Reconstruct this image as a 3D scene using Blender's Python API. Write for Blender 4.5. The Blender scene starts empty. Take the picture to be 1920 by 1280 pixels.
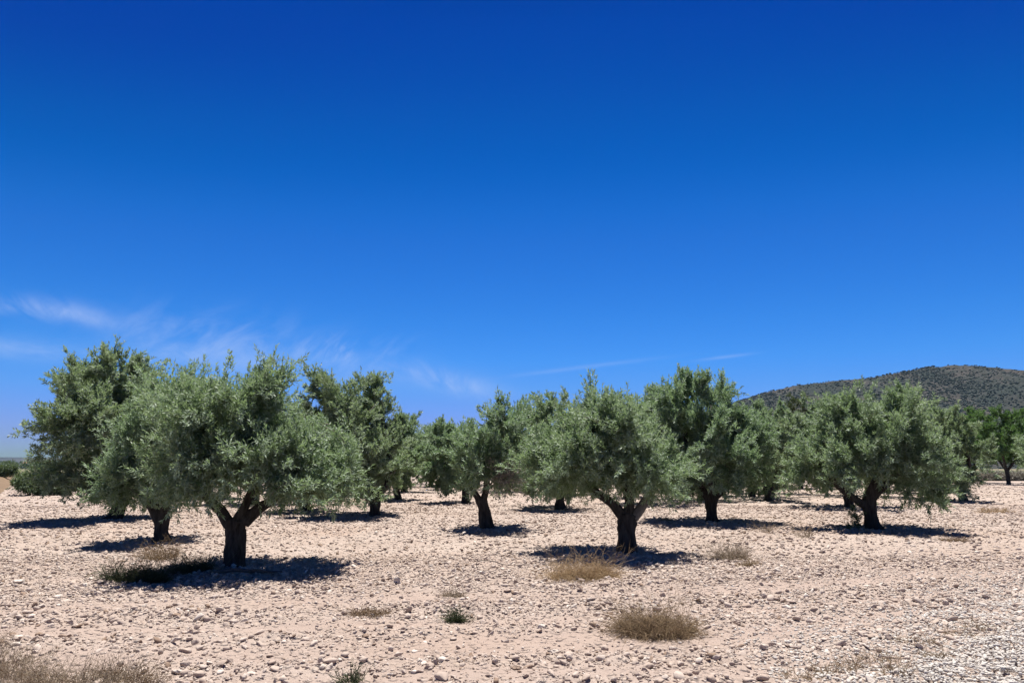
import bpy, bmesh, math, random
import numpy as np
from math import radians as R

S = bpy.context.scene
COL = S.collection

# ------------------------------------------------------------------ camera
EYE = 1.6
PITCH = math.atan(235 / 1386)
cam = bpy.data.cameras.new('camera')
cam.lens = 36 * 1386 / 1920
cam.sensor_width = 36
cam.clip_start = 0.1
cam.clip_end = 30000
cam_ob = bpy.data.objects.new('camera', cam)
COL.objects.link(cam_ob)
cam_ob.location = (0, 0, EYE)
cam_ob.rotation_euler = (math.pi / 2 + PITCH, 0, 0)
S.camera = cam_ob

# ------------------------------------------------------------------ light, sky, exposure
SUN_EL = 75.0
SUN_DIR = np.array([0.03, 0.30])             # compass direction towards the sun (x, y): high, straight ahead
SUN_DIR = SUN_DIR / np.linalg.norm(SUN_DIR)
sv = np.array([SUN_DIR[0] * math.cos(R(SUN_EL)), SUN_DIR[1] * math.cos(R(SUN_EL)), math.sin(R(SUN_EL))])
sun = bpy.data.lights.new('sun', 'SUN')
sun.energy = 5.0
sun.angle = R(0.5)
sun.color = (1.0, 0.965, 0.91)
sun_ob = bpy.data.objects.new('sun', sun)
COL.objects.link(sun_ob)
from mathutils import Vector
sun_ob.rotation_euler = Vector(sv).to_track_quat('Z', 'Y').to_euler()
sun_ob.location = (0, 0, 60)

W = bpy.data.worlds.new('World')
S.world = W
W.use_nodes = True
wn, wl = W.node_tree.nodes, W.node_tree.links
wn.clear()


class NT:
    """small node-tree helper"""
    def __init__(s, tree):
        s.n, s.l = tree.nodes, tree.links

    def new(s, t, **k):
        n = s.n.new(t)
        for a, b in k.items():
            setattr(n, a, b)
        return n

    def put(s, sock, v):
        if v is None:
            return
        if isinstance(v, bpy.types.NodeSocket):
            s.l.new(v, sock)
        else:
            sock.default_value = v

    def math(s, op, a, b=None, c=None, clamp=False):
        n = s.new('ShaderNodeMath', operation=op, use_clamp=clamp)
        s.put(n.inputs[0], a); s.put(n.inputs[1], b)
        if c is not None: s.put(n.inputs[2], c)
        return n.outputs[0]

    def mix(s, f, a, b, blend='MIX'):
        n = s.new('ShaderNodeMix', data_type='RGBA', blend_type=blend)
        s.put(n.inputs[0], f)
        s.put(n.inputs[6], a if not isinstance(a, tuple) else (*a, 1)[:4])
        s.put(n.inputs[7], b if not isinstance(b, tuple) else (*b, 1)[:4])
        return n.outputs[2]

    def noise(s, vec, scale, detail=4, rough=.55, dist=0, out=0):
        n = s.new('ShaderNodeTexNoise')
        if vec is not None: s.l.new(vec, n.inputs['Vector'])
        n.inputs['Scale'].default_value = scale
        n.inputs['Detail'].default_value = detail
        n.inputs['Roughness'].default_value = rough
        n.inputs['Distortion'].default_value = dist
        return n.outputs[out]

    def ramp(s, v, stops):
        n = s.new('ShaderNodeValToRGB')
        s.l.new(v, n.inputs[0])
        e = n.color_ramp.elements
        while len(e) < len(stops): e.new(.5)
        for k, (p, c) in enumerate(stops):
            e[k].position = p
            e[k].color = (*c, 1) if isinstance(c, tuple) else (c, c, c, 1)
        return n.outputs[0]

    def maprange(s, v, a, b, c=0., d=1., smooth=False):
        n = s.new('ShaderNodeMapRange', interpolation_type='SMOOTHSTEP' if smooth else 'LINEAR')
        s.put(n.inputs[0], v)
        for k, x in enumerate((a, b, c, d)): n.inputs[k + 1].default_value = x
        return n.outputs[0]


t = NT(W.node_tree)
sky = t.new('ShaderNodeTexSky', sky_type='NISHITA')
sky.sun_disc = False
sky.sun_elevation = R(SUN_EL)
sky.sun_rotation = math.atan2(SUN_DIR[0], SUN_DIR[1])
sky.altitude = 600
sky.air_density = 1.0
sky.dust_density = 0.6
sky.ozone_density = 3.0
hs = t.new('ShaderNodeHueSaturation')
hs.inputs['Saturation'].default_value = 1.35
t.l.new(sky.outputs[0], hs.inputs['Color'])
# the deep, saturated blue of this sky: one response curve per channel
sep = t.new('ShaderNodeSeparateColor'); t.l.new(hs.outputs[0], sep.inputs[0])
com = t.new('ShaderNodeCombineColor')
CURVES = ([(0, 0), (.58, 0), (.78, .15), (1.31, .36), (1.93, .64), (3.6, 1.6), (5.6, 2.7), (8, 3.6)],
          [(0, 0), (1.3, .16), (1.75, .58), (1.92, .93), (2.29, 1.48), (3.36, 2.48), (4.15, 3.15), (5.0, 3.55), (6.3, 3.6), (8, 4)],
          [(0, 0), (3.6, 2.7), (4.53, 4.05), (4.82, 4.75), (5.40, 6.35), (6.41, 8.25), (6.84, 9.2), (8, 9.6)])
for q, pts in enumerate(CURVES):
    fc = t.new('ShaderNodeFloatCurve')
    t.l.new(t.math('MULTIPLY', sep.outputs[q], 1 / 8, clamp=True), fc.inputs['Value'])
    cv_ = fc.mapping.curves[0]
    while len(cv_.points) < len(pts): cv_.points.new(.5, .5)
    for p_, (a_, b_) in zip(cv_.points, pts):
        p_.location = (a_ / 8, b_ / 10); p_.handle_type = 'VECTOR'
    fc.mapping.update()
    t.l.new(t.math('MULTIPLY', fc.outputs[0], 10.0), com.inputs[q])
# unseen sky above the view is dimmed towards the zenith, weakening fill in shadows
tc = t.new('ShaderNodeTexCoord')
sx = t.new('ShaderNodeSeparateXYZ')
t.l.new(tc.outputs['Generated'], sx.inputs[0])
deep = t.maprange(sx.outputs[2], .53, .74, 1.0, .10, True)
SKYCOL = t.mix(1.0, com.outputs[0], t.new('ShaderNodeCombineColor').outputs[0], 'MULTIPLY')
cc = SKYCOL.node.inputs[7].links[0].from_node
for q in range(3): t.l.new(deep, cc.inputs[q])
# thin cirrus low in the sky, as a function of the direction looked in
yy = t.math('MAXIMUM', sx.outputs[1], 0.05)
u = t.math('DIVIDE', sx.outputs[0], yy)
v = t.math('DIVIDE', sx.outputs[2], yy)
front = t.math('GREATER_THAN', sx.outputs[1], 0.06)


def skyuv(px, py):
    dx, dz = (px - 960) / 1386, (640 - py) / 1386
    Y = math.cos(PITCH) - math.sin(PITCH) * dz
    return dx / Y, (math.sin(PITCH) + math.cos(PITCH) * dz) / Y


def cirrus(px, py, rx, ry, ang, amp, scale, stretch, tilt, lo, hi):
    """a soft patch of streaks; ang turns the patch, tilt turns the streaks in it"""
    cu, cv = skyuv(px, py)
    du = t.math('SUBTRACT', u, cu); dv = t.math('SUBTRACT', v, cv)
    ca, sa = math.cos(R(ang)), math.sin(R(ang))
    a = t.math('ADD', t.math('MULTIPLY', du, ca), t.math('MULTIPLY', dv, sa))
    b = t.math('SUBTRACT', t.math('MULTIPLY', dv, ca), t.math('MULTIPLY', du, sa))
    a2 = t.math('POWER', t.math('DIVIDE', t.math('ABSOLUTE', a), rx / 1386), 2.0)
    b2 = t.math('POWER', t.math('DIVIDE', t.math('ABSOLUTE', b), ry / 1386), 2.0)
    m = t.math('EXPONENT', t.math('MULTIPLY', t.math('ADD', a2, b2), -1.0))
    ct, st = math.cos(R(tilt)), math.sin(R(tilt))
    p = t.math('ADD', t.math('MULTIPLY', du, ct), t.math('MULTIPLY', dv, st))
    q = t.math('SUBTRACT', t.math('MULTIPLY', dv, ct), t.math('MULTIPLY', du, st))
    cb = t.new('ShaderNodeCombineXYZ')
    t.l.new(p, cb.inputs[0])
    t.l.new(t.math('MULTIPLY', q, stretch), cb.inputs[1])
    cb.inputs[2].default_value = px * .013
    n = t.noise(cb.outputs[0], scale, 5, .6, .6)
    n = t.maprange(n, lo, hi, 0, 1, True)
    return t.math('MULTIPLY', t.math('MULTIPLY', m, n), amp)


CL = [cirrus(80, 578, 130, 20, -7, .30, 13, 2.6, -30, .32, .75),
      cirrus(170, 596, 90, 16, -12, .26, 12, 1.6, 20, .30, .75),
      cirrus(400, 632, 200, 46, -6, .30, 11, 2.2, 32, .34, .80),
      cirrus(650, 655, 95, 26, 0, .34, 15, 3.0, 48, .42, .76),
      cirrus(835, 712, 105, 19, -16, .50, 11, 1.7, -35, .26, .68),
      cirrus(60, 655, 170, 20, -4, .30, 7, 2.4, -5, .24, .7),
      cirrus(350, 665, 120, 22, -8, .30, 9, 1.8, 15, .3, .75),
      cirrus(560, 690, 220, 30, -4, .26, 8, 1.8, 10, .25, .75),
      cirrus(1080, 690, 130, 4, 7, .14, 6, 6.0, 7, .2, .6),
      cirrus(1360, 669, 50, 3, 7, .15, 6, 6.0, 7, .2, .6)]
c = CL[0]
for k in CL[1:]: c = t.math('ADD', c, k)
c = t.math('MULTIPLY', t.math('MULTIPLY', c, 1.45), front, clamp=True)
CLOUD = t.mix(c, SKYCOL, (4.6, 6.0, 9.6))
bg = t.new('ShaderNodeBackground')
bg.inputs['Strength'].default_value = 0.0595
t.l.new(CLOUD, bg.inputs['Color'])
wo = t.new('ShaderNodeOutputWorld')
t.l.new(bg.outputs[0], wo.inputs['Surface'])

S.view_settings.view_transform = 'Standard'
S.view_settings.look = 'None'
S.view_settings.exposure = 0.75
S.view_settings.gamma = 1.0
S.view_settings.use_curve_mapping = False
S.cycles.max_bounces = 6
S.cycles.diffuse_bounces = 2
S.cycles.glossy_bounces = 1
S.cycles.transmission_bounces = 3
S.cycles.transparent_max_bounces = 4
S.cycles.caustics_reflective = False
S.cycles.caustics_refractive = False
S.cycles.use_denoising = True
S.cycles.denoiser = 'OPENIMAGEDENOISE'
S.cycles.denoising_input_passes = 'RGB_ALBEDO_NORMAL'
S.cycles.denoising_prefilter = 'ACCURATE'

rng = np.random.default_rng(11)
random.seed(5)


# ------------------------------------------------------------------ helpers
def at(px, py, z=0.0):
    """point of the flat ground that a pixel of the 1920 px photograph shows"""
    dx, dz = (px - 960) / 1386, (640 - py) / 1386
    Y = math.cos(PITCH) - math.sin(PITCH) * dz
    Z = math.sin(PITCH) + math.cos(PITCH) * dz
    k = (z - EYE) / Z
    return dx * k, Y * k


def at_y(px, py, Yd):
    """x and z of a pixel at the distance Yd"""
    dx, dz = (px - 960) / 1386, (640 - py) / 1386
    Y = math.cos(PITCH) - math.sin(PITCH) * dz
    Z = math.sin(PITCH) + math.cos(PITCH) * dz
    return dx / Y * Yd, EYE + Z / Y * Yd


def norm(a):
    return a / np.maximum(np.linalg.norm(a, axis=-1, keepdims=True), 1e-9)


def _hash(i, j, seed):
    h = (i.astype(np.int64) * 374761393 + j.astype(np.int64) * 668265263 + seed * 974711) & 0x7fffffff
    h = (h ^ (h >> 13)) * 1274126177 & 0x7fffffff
    return ((h ^ (h >> 16)) & 0xffff) / 65535.0


def vnoise(x, y, seed=0):
    x = np.asarray(x, float); y = np.asarray(y, float)
    i, j = np.floor(x), np.floor(y)
    fx, fy = x - i, y - j
    fx = fx * fx * (3 - 2 * fx); fy = fy * fy * (3 - 2 * fy)
    a = _hash(i, j, seed); b = _hash(i + 1, j, seed); c_ = _hash(i, j + 1, seed); d = _hash(i + 1, j + 1, seed)
    return (a * (1 - fx) + b * fx) * (1 - fy) + (c_ * (1 - fx) + d * fx) * fy


def fbm(x, y, seed=0, oct=4):
    s, a, f = 0, .5, 1.
    for k in range(oct):
        s = s + a * vnoise(x * f, y * f, seed + k * 17)
        a *= .5; f *= 2.03
    return s


ROAD_A, ROAD_B = np.array(at(1900, 1150)), np.array(at(1650, 1270))
_rd = (ROAD_A - ROAD_B) / np.linalg.norm(ROAD_A - ROAD_B)
ROAD_N = np.array([_rd[1], -_rd[0]])            # points into the road


def road_s(x, y):
    """distance into the gravel road from its edge (negative outside), with a ragged edge"""
    return (x - ROAD_B[0]) * ROAD_N[0] + (y - ROAD_B[1]) * ROAD_N[1] + (fbm(np.asarray(x) * 1.3, np.asarray(y) * 1.3, 91, 3) - .45) * .9


BANK_A, BANK_B = np.array(at(0, 926)), np.array(at(31, 903))
_bd = (BANK_B - BANK_A) / np.linalg.norm(BANK_B - BANK_A)
BANK_N = np.array([-_bd[1], _bd[0]])            # to the left of the field edge
if BANK_N[0] > 0: BANK_N = -BANK_N


def gz(x, y):
    """height of the field"""
    x = np.asarray(x, float); y = np.asarray(y, float)
    near = np.exp(-np.maximum(np.hypot(x, y) - 40, 0) / 40)
    z = (fbm(x * .35, y * .35, 3, 3) - .45) * .12 * near
    z = z + (vnoise(x * .55 - y * .3, y * 2.3 + x * .75, 7) - .5) * .055 * near      # tilled ridges
    z = z + (fbm(x * 3.1, y * 3.1, 5, 3) - .45) * .055 * near
    b = bare(x, y)
    z = z + (fbm(x * 9.5, y * 9.5, 47, 3) - .45) * .095 * near * (1 - .55 * b)      # clods
    z = z - b * .018 * near
    return z


BARE = None
def bare(x, y):
    """0..1: smooth trodden soil (wheel tracks) against stony soil"""
    x = np.asarray(x, float); y = np.asarray(y, float)
    wv = y - .20 * x - .012 * x * x + (fbm(x * .5, y * .5, 37, 3) - .45) * 1.1
    n = 0
    for w0, h in ((5.95, .30), (7.2, .42), (8.35, .24), (9.6, .36)):              # wheel tracks bending away to the right
        n = n + np.exp(-((wv - w0) / h) ** 2)
    n = n + np.clip((fbm(x * .45 + 9, y * .7, 31, 3) - .52) * 5, 0, 1)
    n = n * (.55 + .9 * fbm(x * 1.7, y * 1.7, 33, 3))
    return np.clip(n, 0, 1) * np.clip(1 - (y - 12) / 5, 0.1, 1)


MATS = {}


def mat(name):
    m = bpy.data.materials.new(name)
    m.use_nodes = True
    m.node_tree.nodes.clear()
    k = NT(m.node_tree)
    out = k.new('ShaderNodeOutputMaterial')
    MATS[name] = m
    return m, k, out


def principled(k, color, rough=.9, spec=.2, normal=None):
    p = k.new('ShaderNodeBsdfPrincipled')
    k.put(p.inputs['Base Color'], color if not isinstance(color, tuple) else (*color, 1))
    k.put(p.inputs['Roughness'], rough)
    p.inputs['Specular IOR Level'].default_value = spec
    if normal is not None: k.l.new(normal, p.inputs['Normal'])
    return p.outputs[0]


def bump(k, h, strength, dist):
    b = k.new('ShaderNodeBump')
    b.inputs['Strength'].default_value = strength
    b.inputs['Distance'].default_value = dist
    k.l.new(h, b.inputs['Height'])
    return b.outputs[0]


def objpos(k):
    g = k.new('ShaderNodeNewGeometry')
    return g.outputs['Position']


def attr(k, name):
    a = k.new('ShaderNodeAttribute', attribute_type='GEOMETRY', attribute_name=name)
    return a.outputs['Fac']


# ---- materials
m, k, out = mat('field_soil')
P = objpos(k)
n1 = k.noise(P, .45, 5, .6)
n2 = k.noise(P, 9, 6, .65)
n3 = k.noise(P, 60, 4, .7)
soil = k.ramp(n1, [(.3, (.355, .275, .228)), (.5, (.425, .340, .292)), (.7, (.465, .383, .330))])
soil = k.mix(k.maprange(n2, .35, .7, 0, .55), soil, (.53, .44, .38))
soil = k.mix(k.maprange(n3, .4, .75, 0, .35), soil, (.31, .225, .17))
vor = k.new('ShaderNodeTexVoronoi'); k.l.new(P, vor.inputs['Vector']); vor.inputs['Scale'].default_value = 11
pale = k.maprange(vor.outputs['Distance'], .12, .5, 1, 0, True)
soil = k.mix(k.math('MULTIPLY', pale, .35), soil, (.56, .48, .41))
# the plain beyond the grove: fields of several crops
sep = k.new('ShaderNodeSeparateXYZ'); k.l.new(P, sep.inputs[0])
far = k.maprange(sep.outputs[1], 110, 170, 0, 1, True)
mp = k.new('ShaderNodeMapping'); k.l.new(P, mp.inputs['Vector']); mp.inputs['Scale'].default_value = (.004, .0022, 1)
vf = k.new('ShaderNodeTexVoronoi', feature='F1'); k.l.new(mp.outputs[0], vf.inputs['Vector'])
vf.inputs['Scale'].default_value = 1
fld = k.ramp(vf.outputs['Color'], [(.2, (.10, .11, .06)), (.4, (.25, .21, .14)), (.6, (.14, .14, .085)), (.8, (.28, .24, .18))])
soil = k.mix(k.math('MULTIPLY', attr(k, 'trodden'), .75), soil, (.415, .32, .268))
n4 = k.noise(P, .16, 3, .5, 1.0)
soil = k.mix(k.maprange(n4, .5, .72, 0, .5), soil, (.40, .29, .225))
soil = k.mix(far, soil, fld)
hb = k.math('ADD', k.math('MULTIPLY', n3, .35), k.math('ADD', k.math('MULTIPLY', n2, .6), k.math('MULTIPLY', pale, .8)))
k.l.new(principled(k, soil, .95, .1, bump(k, hb, 1.0, .05)), out.inputs[0])


def stone_mat(name, stops):
    m, k, out = mat(name)
    P = objpos(k)
    col = k.ramp(attr(k, 'tint'), stops)
    n = k.noise(P, 45, 5, .65)
    col = k.mix(k.maprange(n, .35, .7, 0, .4), col, (.37, .28, .22))
    k.l.new(principled(k, col, .92, .15, bump(k, n, .5, .01)), out.inputs[0])


stone_mat('field_stone', [(0, (.24, .165, .12)), (.1, (.38, .296, .245)), (.5, (.465, .378, .322)), (.85, (.545, .46, .40)), (1, (.64, .57, .505))])
stone_mat('road_gravel', [(0, (.36, .31, .265)), (.3, (.49, .45, .405)), (1, (.62, .59, .555))])
m, k, out = mat('road_dust')
P = objpos(k)
n = k.noise(P, 40, 6, .7)
k.l.new(principled(k, k.ramp(n, [(.3, (.43, .375, .325)), (.7, (.57, .53, .49))]), .95, .1, bump(k, n, .8, .02)), out.inputs[0])


def leaf_mat(name, top, top2, under, transl=.28, tcol=(.16, .22, .07)):
    m, k, out = mat(name)
    g = k.new('ShaderNodeNewGeometry')
    ti = k.math('POWER', attr(k, 'tint'), 1.3)
    col = k.mix(ti, top, top2)
    und = k.mix(ti, under, tuple(x * .8 for x in under))
    col = k.mix(g.outputs['Backfacing'], col, und)
    s = principled(k, col, .55, .25)
    tr = k.new('ShaderNodeBsdfTranslucent')
    tr.inputs['Color'].default_value = (*tcol, 1)
    mx = k.new('ShaderNodeMixShader')
    mx.inputs[0].default_value = transl
    k.l.new(s, mx.inputs[1]); k.l.new(tr.outputs[0], mx.inputs[2])
    k.l.new(mx.outputs[0], out.inputs[0])


leaf_mat('olive_leaf', (.042, .094, .033), (.31, .405, .225), (.32, .40, .29), .30, (.30, .42, .18))
leaf_mat('olive_leaf_yellower', (.046, .098, .032), (.325, .415, .230), (.33, .405, .295), .30, (.31, .42, .18))
leaf_mat('olive_leaf_greener', (.040, .096, .034), (.295, .405, .22), (.315, .405, .295), .30, (.29, .42, .18))
leaf_mat('green_leaf', (.05, .112, .036), (.125, .20, .075), (.14, .22, .10), .3, (.12, .24, .04))
leaf_mat('pine_needle', (.05, .085, .025), (.09, .12, .04), (.08, .11, .04), .15)
leaf_mat('bush_leaf', (.04, .075, .03), (.075, .12, .05), (.14, .19, .12), .25)
leaf_mat('grey_leaf', (.22, .21, .17), (.34, .32, .27), (.36, .34, .30), .2, (.2, .18, .12))
leaf_mat('weed_green', (.05, .07, .03), (.11, .12, .055), (.10, .12, .06), .2)
leaf_mat('scrub_leaf', (.024, .036, .028), (.046, .058, .044), (.04, .05, .03), .1)


def plain(name, a, b, scale, rough=.9, bs=.6, bd=.01, stretch=None):
    m, k, out = mat(name)
    P = objpos(k)
    if stretch:
        mp = k.new('ShaderNodeMapping'); k.l.new(P, mp.inputs['Vector']); mp.inputs['Scale'].default_value = stretch
        P = mp.outputs[0]
    n = k.noise(P, scale, 6, .65, .4)
    k.l.new(principled(k, k.mix(k.maprange(n, .3, .7, 0, 1), a, b), rough, .15, bump(k, n, bs, bd)), out.inputs[0])


plain('olive_bark', (.015, .012, .011), (.085, .076, .068), 16, .95, 1.0, .05, (1, 1, .22))
plain('sunlit_grey_bark', (.10, .088, .076), (.20, .18, .16), 22, .95, .8, .02, (1, 1, .4))  # paler bark for one limb, sunlight put into its colour
plain('twig_bark', (.10, .085, .07), (.22, .20, .17), 30)
plain('straw', (.33, .225, .12), (.48, .35, .21), 25)
plain('straw_brown', (.14, .09, .055), (.25, .175, .105), 25)
plain('straw_grey', (.23, .175, .12), (.37, .30, .22), 25)
plain('straw_olive', (.16, .108, .062), (.37, .275, .17), 25)
plain('dry_bank', (.15, .10, .06), (.23, .16, .10), 1.2)
plain('white_wall', (.64, .62, .58), (.70, .68, .64), 3)
plain('roof_tile', (.36, .17, .11), (.45, .24, .16), 6)
plain('stick_bark', (.09, .07, .06), (.17, .14, .12), 40)

m, k, out = mat('mountain_rock')
P = objpos(k)
n1 = k.noise(P, .012, 6, .65); n2 = k.noise(P, .11, 6, .7)
col = k.mix(k.maprange(n1, .38, .62, 0, 1), (.045, .052, .048), (.095, .081, .073))
col = k.mix(k.maprange(n2, .45, .6, 0, .75), col, (.03, .038, .03))
k.l.new(principled(k, col, .95, .05, bump(k, n2, 1, 4)), out.inputs[0])
m, k, out = mat('far_hill')
P = objpos(k)
mp = k.new('ShaderNodeMapping'); k.l.new(P, mp.inputs['Vector']); mp.inputs['Scale'].default_value = (.6, 1, 4)
n1 = k.noise(mp.outputs[0], .006, 6, .7)
k.l.new(principled(k, k.ramp(n1, [(.35, (.03, .036, .034)), (.5, (.055, .052, .05)), (.62, (.11, .098, .088))]), .95, .05), out.inputs[0])


def add_mesh(name, verts, faces, material=None, parent=None, tint=None, smooth=False, loc=None):
    """numpy verts (n,3) and faces (m,k) become ONE mesh object"""
    me = bpy.data.meshes.new(name)
    verts = np.asarray(verts, np.float32); faces = np.asarray(faces, np.int32)
    nv, (nf, kf) = len(verts), faces.shape
    me.vertices.add(nv); me.vertices.foreach_set('co', verts.ravel())
    me.loops.add(nf * kf); me.loops.foreach_set('vertex_index', faces.ravel())
    me.polygons.add(nf)
    me.polygons.foreach_set('loop_start', np.arange(0, nf * kf, kf, dtype=np.int32))
    me.polygons.foreach_set('loop_total', np.full(nf, kf, np.int32))
    if smooth: me.polygons.foreach_set('use_smooth', np.ones(nf, bool))
    me.update(calc_edges=True)
    if tint is not None:
        a = me.attributes.new('tint', 'FLOAT', 'FACE')
        a.data.foreach_set('value', np.asarray(tint, np.float32))
    if material: me.materials.append(MATS[material])
    o = bpy.data.objects.new(name, me)
    COL.objects.link(o)
    if parent is not None: o.parent = parent
    if loc is not None: o.location = loc
    return o


def tag(o, label=None, cat=None, group=None, kind=None):
    if label: o['label'] = label
    if cat: o['category'] = cat
    if group: o['group'] = group
    if kind: o['kind'] = kind
    return o


def thing(name, label, cat, loc, group=None):
    o = bpy.data.objects.new(name, None)
    COL.objects.link(o)
    o.empty_display_size = .3
    o.location = loc
    return tag(o, label, cat, group)


class Mesh:
    """collects quads and triangles (triangles as quads with a repeated corner are avoided: tubes only)"""
    def __init__(s):
        s.v, s.f, s.n = [], [], 0

    def add(s, v, f):
        s.v.append(np.asarray(v, float)); s.f.append(np.asarray(f, int) + s.n); s.n += len(v)

    def build(s, name, material, parent=None, smooth=True, **kw):
        return add_mesh(name, np.concatenate(s.v), np.concatenate(s.f), material, parent, smooth=smooth, **kw)


def tube(path, rad, sides=8, rough=0., seed=0, ridges=0.):
    """tapering tube along a path with a gnarled skin"""
    path = np.asarray(path, float); rad = np.asarray(rad, float)
    # resample smoothly (Catmull-Rom)
    n = len(path)
    sub = 6 if sides > 6 else 3
    pts, rr = [], []
    for i in range(n - 1):
        p0, p1, p2, p3 = path[max(i - 1, 0)], path[i], path[i + 1], path[min(i + 2, n - 1)]
        for q in range(sub):
            a = q / sub
            pts.append(.5 * ((2 * p1) + (-p0 + p2) * a + (2 * p0 - 5 * p1 + 4 * p2 - p3) * a * a + (-p0 + 3 * p1 - 3 * p2 + p3) * a ** 3))
            rr.append(rad[i] * (1 - a) + rad[i + 1] * a)
    pts.append(path[-1]); rr.append(rad[-1])
    pts = np.array(pts); rr = np.array(rr)
    T = norm(np.gradient(pts, axis=0))
    ref = np.where(np.abs(T[:, 2:3]) > .9, np.array([[1., 0, 0]]), np.array([[0, 0, 1.]]))
    ref[:] = ref[0]
    U = norm(np.cross(T, ref)); V = np.cross(T, U)
    a = np.linspace(0, 2 * np.pi, sides, endpoint=False)
    r = np.repeat(rr[:, None], sides, 1)
    if rough:
        ii = np.arange(len(pts))[:, None] * .55; aa = np.arange(sides)[None] * 8 / sides
        nz = vnoise(ii * .5 + seed * 7.3, np.minimum(aa, 8 - aa) * 1.3 + seed, 3) - .5
        r = r * (1 + rough * nz * 1.2)
        if ridges:
            ph = a[None] * 5 + ii * .35 + seed
            r = r * (1 + ridges * np.abs(np.sin(ph)) - ridges * .5)
    v = pts[:, None] + (np.cos(a)[None, :, None] * U[:, None] + np.sin(a)[None, :, None] * V[:, None]) * r[..., None]
    m_ = len(pts)
    v = v.reshape(-1, 3)
    i = np.arange(m_ - 1)[:, None]; j = np.arange(sides)[None]
    j2 = (j + 1) % sides
    f = np.stack([i * sides + j + 0 * j2, i * sides + j2, (i + 1) * sides + j2, (i + 1) * sides + j + 0 * j2], -1).reshape(-1, 4)
    # end cap as a fan of quads (centre doubled by splitting pairs)
    c0 = len(v)
    v = np.concatenate([v, pts[-1:] + T[-1:] * rr[-1] * .4])
    last = (m_ - 1) * sides
    cap = [[last + q, last + (q + 1) % sides, last + (q + 2) % sides, c0] for q in range(0, sides - 1, 2)]
    return v, np.concatenate([f, np.array(cap)])


def sphere_dirs(n, r):
    d = r.normal(size=(n, 3))
    return norm(d)


def make_leaves(C, D, r, twigs, per, L, Wd, spread=.8, up=.35, tw_len=(.14, .30), jit=.10, sparse=0.0):
    """leafy twigs growing from the points C in the directions D: one narrow leaf blade per face"""
    n = len(C)
    C = np.repeat(C, twigs, 0); D = np.repeat(D, twigs, 0)
    ct = np.repeat(r.random(n), twigs)
    N = len(C)
    tt = np.clip(ct * .75 + r.normal(size=N) * .12 + .1, 0, 1)
    d = norm(D + r.normal(size=(N, 3)) * spread * .55 + np.array([0, 0, up]))
    b = C + r.normal(size=(N, 3)) * jit
    ln = r.uniform(*tw_len, N)
    bend = np.cross(d, sphere_dirs(N, r)) * .25
    # frame of the twig
    ref = sphere_dirs(N, r)
    U = norm(np.cross(d, ref)); V = np.cross(d, U)
    tk = (np.arange(per) + .5) / per
    tk = tk[None] + r.normal(size=(N, per)) * .04
    p = b[:, None] + (d[:, None] + bend[:, None] * tk[..., None]) * (ln[:, None] * tk)[..., None]
    ang = (np.arange(per) * 2.4)[None] + r.uniform(0, 6.28, (N, 1)) + r.normal(size=(N, per)) * .3
    perp = np.cos(ang)[..., None] * U[:, None] + np.sin(ang)[..., None] * V[:, None]
    al = (0.95 - .55 * tk) + r.normal(size=(N, per)) * .15
    ld = norm(d[:, None] * np.cos(al)[..., None] + perp * np.sin(al)[..., None] + r.normal(size=(N, per, 3)) * .12)
    nr = norm(d[:, None] * .7 + np.array([0, 0, .55]) + r.normal(size=(N, per, 3)) * .45)
    w = norm(np.cross(ld, nr))
    nr = np.cross(w, ld)
    Ls = L * r.uniform(.7, 1.2, (N, per, 1))
    Ws = Wd * r.uniform(.75, 1.2, (N, per, 1)) * .5
    mid = p + ld * Ls * .45
    tip = p + ld * Ls - nr * Ls * .10
    a1 = mid + w * Ws + nr * Ws * .25
    a2 = mid - w * Ws + nr * Ws * .25
    v = np.stack([p, a2, tip, a1], 2).reshape(-1, 3)
    M = N * per
    f = np.arange(M * 4).reshape(M, 4)
    tint = np.clip(np.repeat(tt, per) + r.normal(size=M) * .15, 0, 1)
    return v, f, tint


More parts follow.
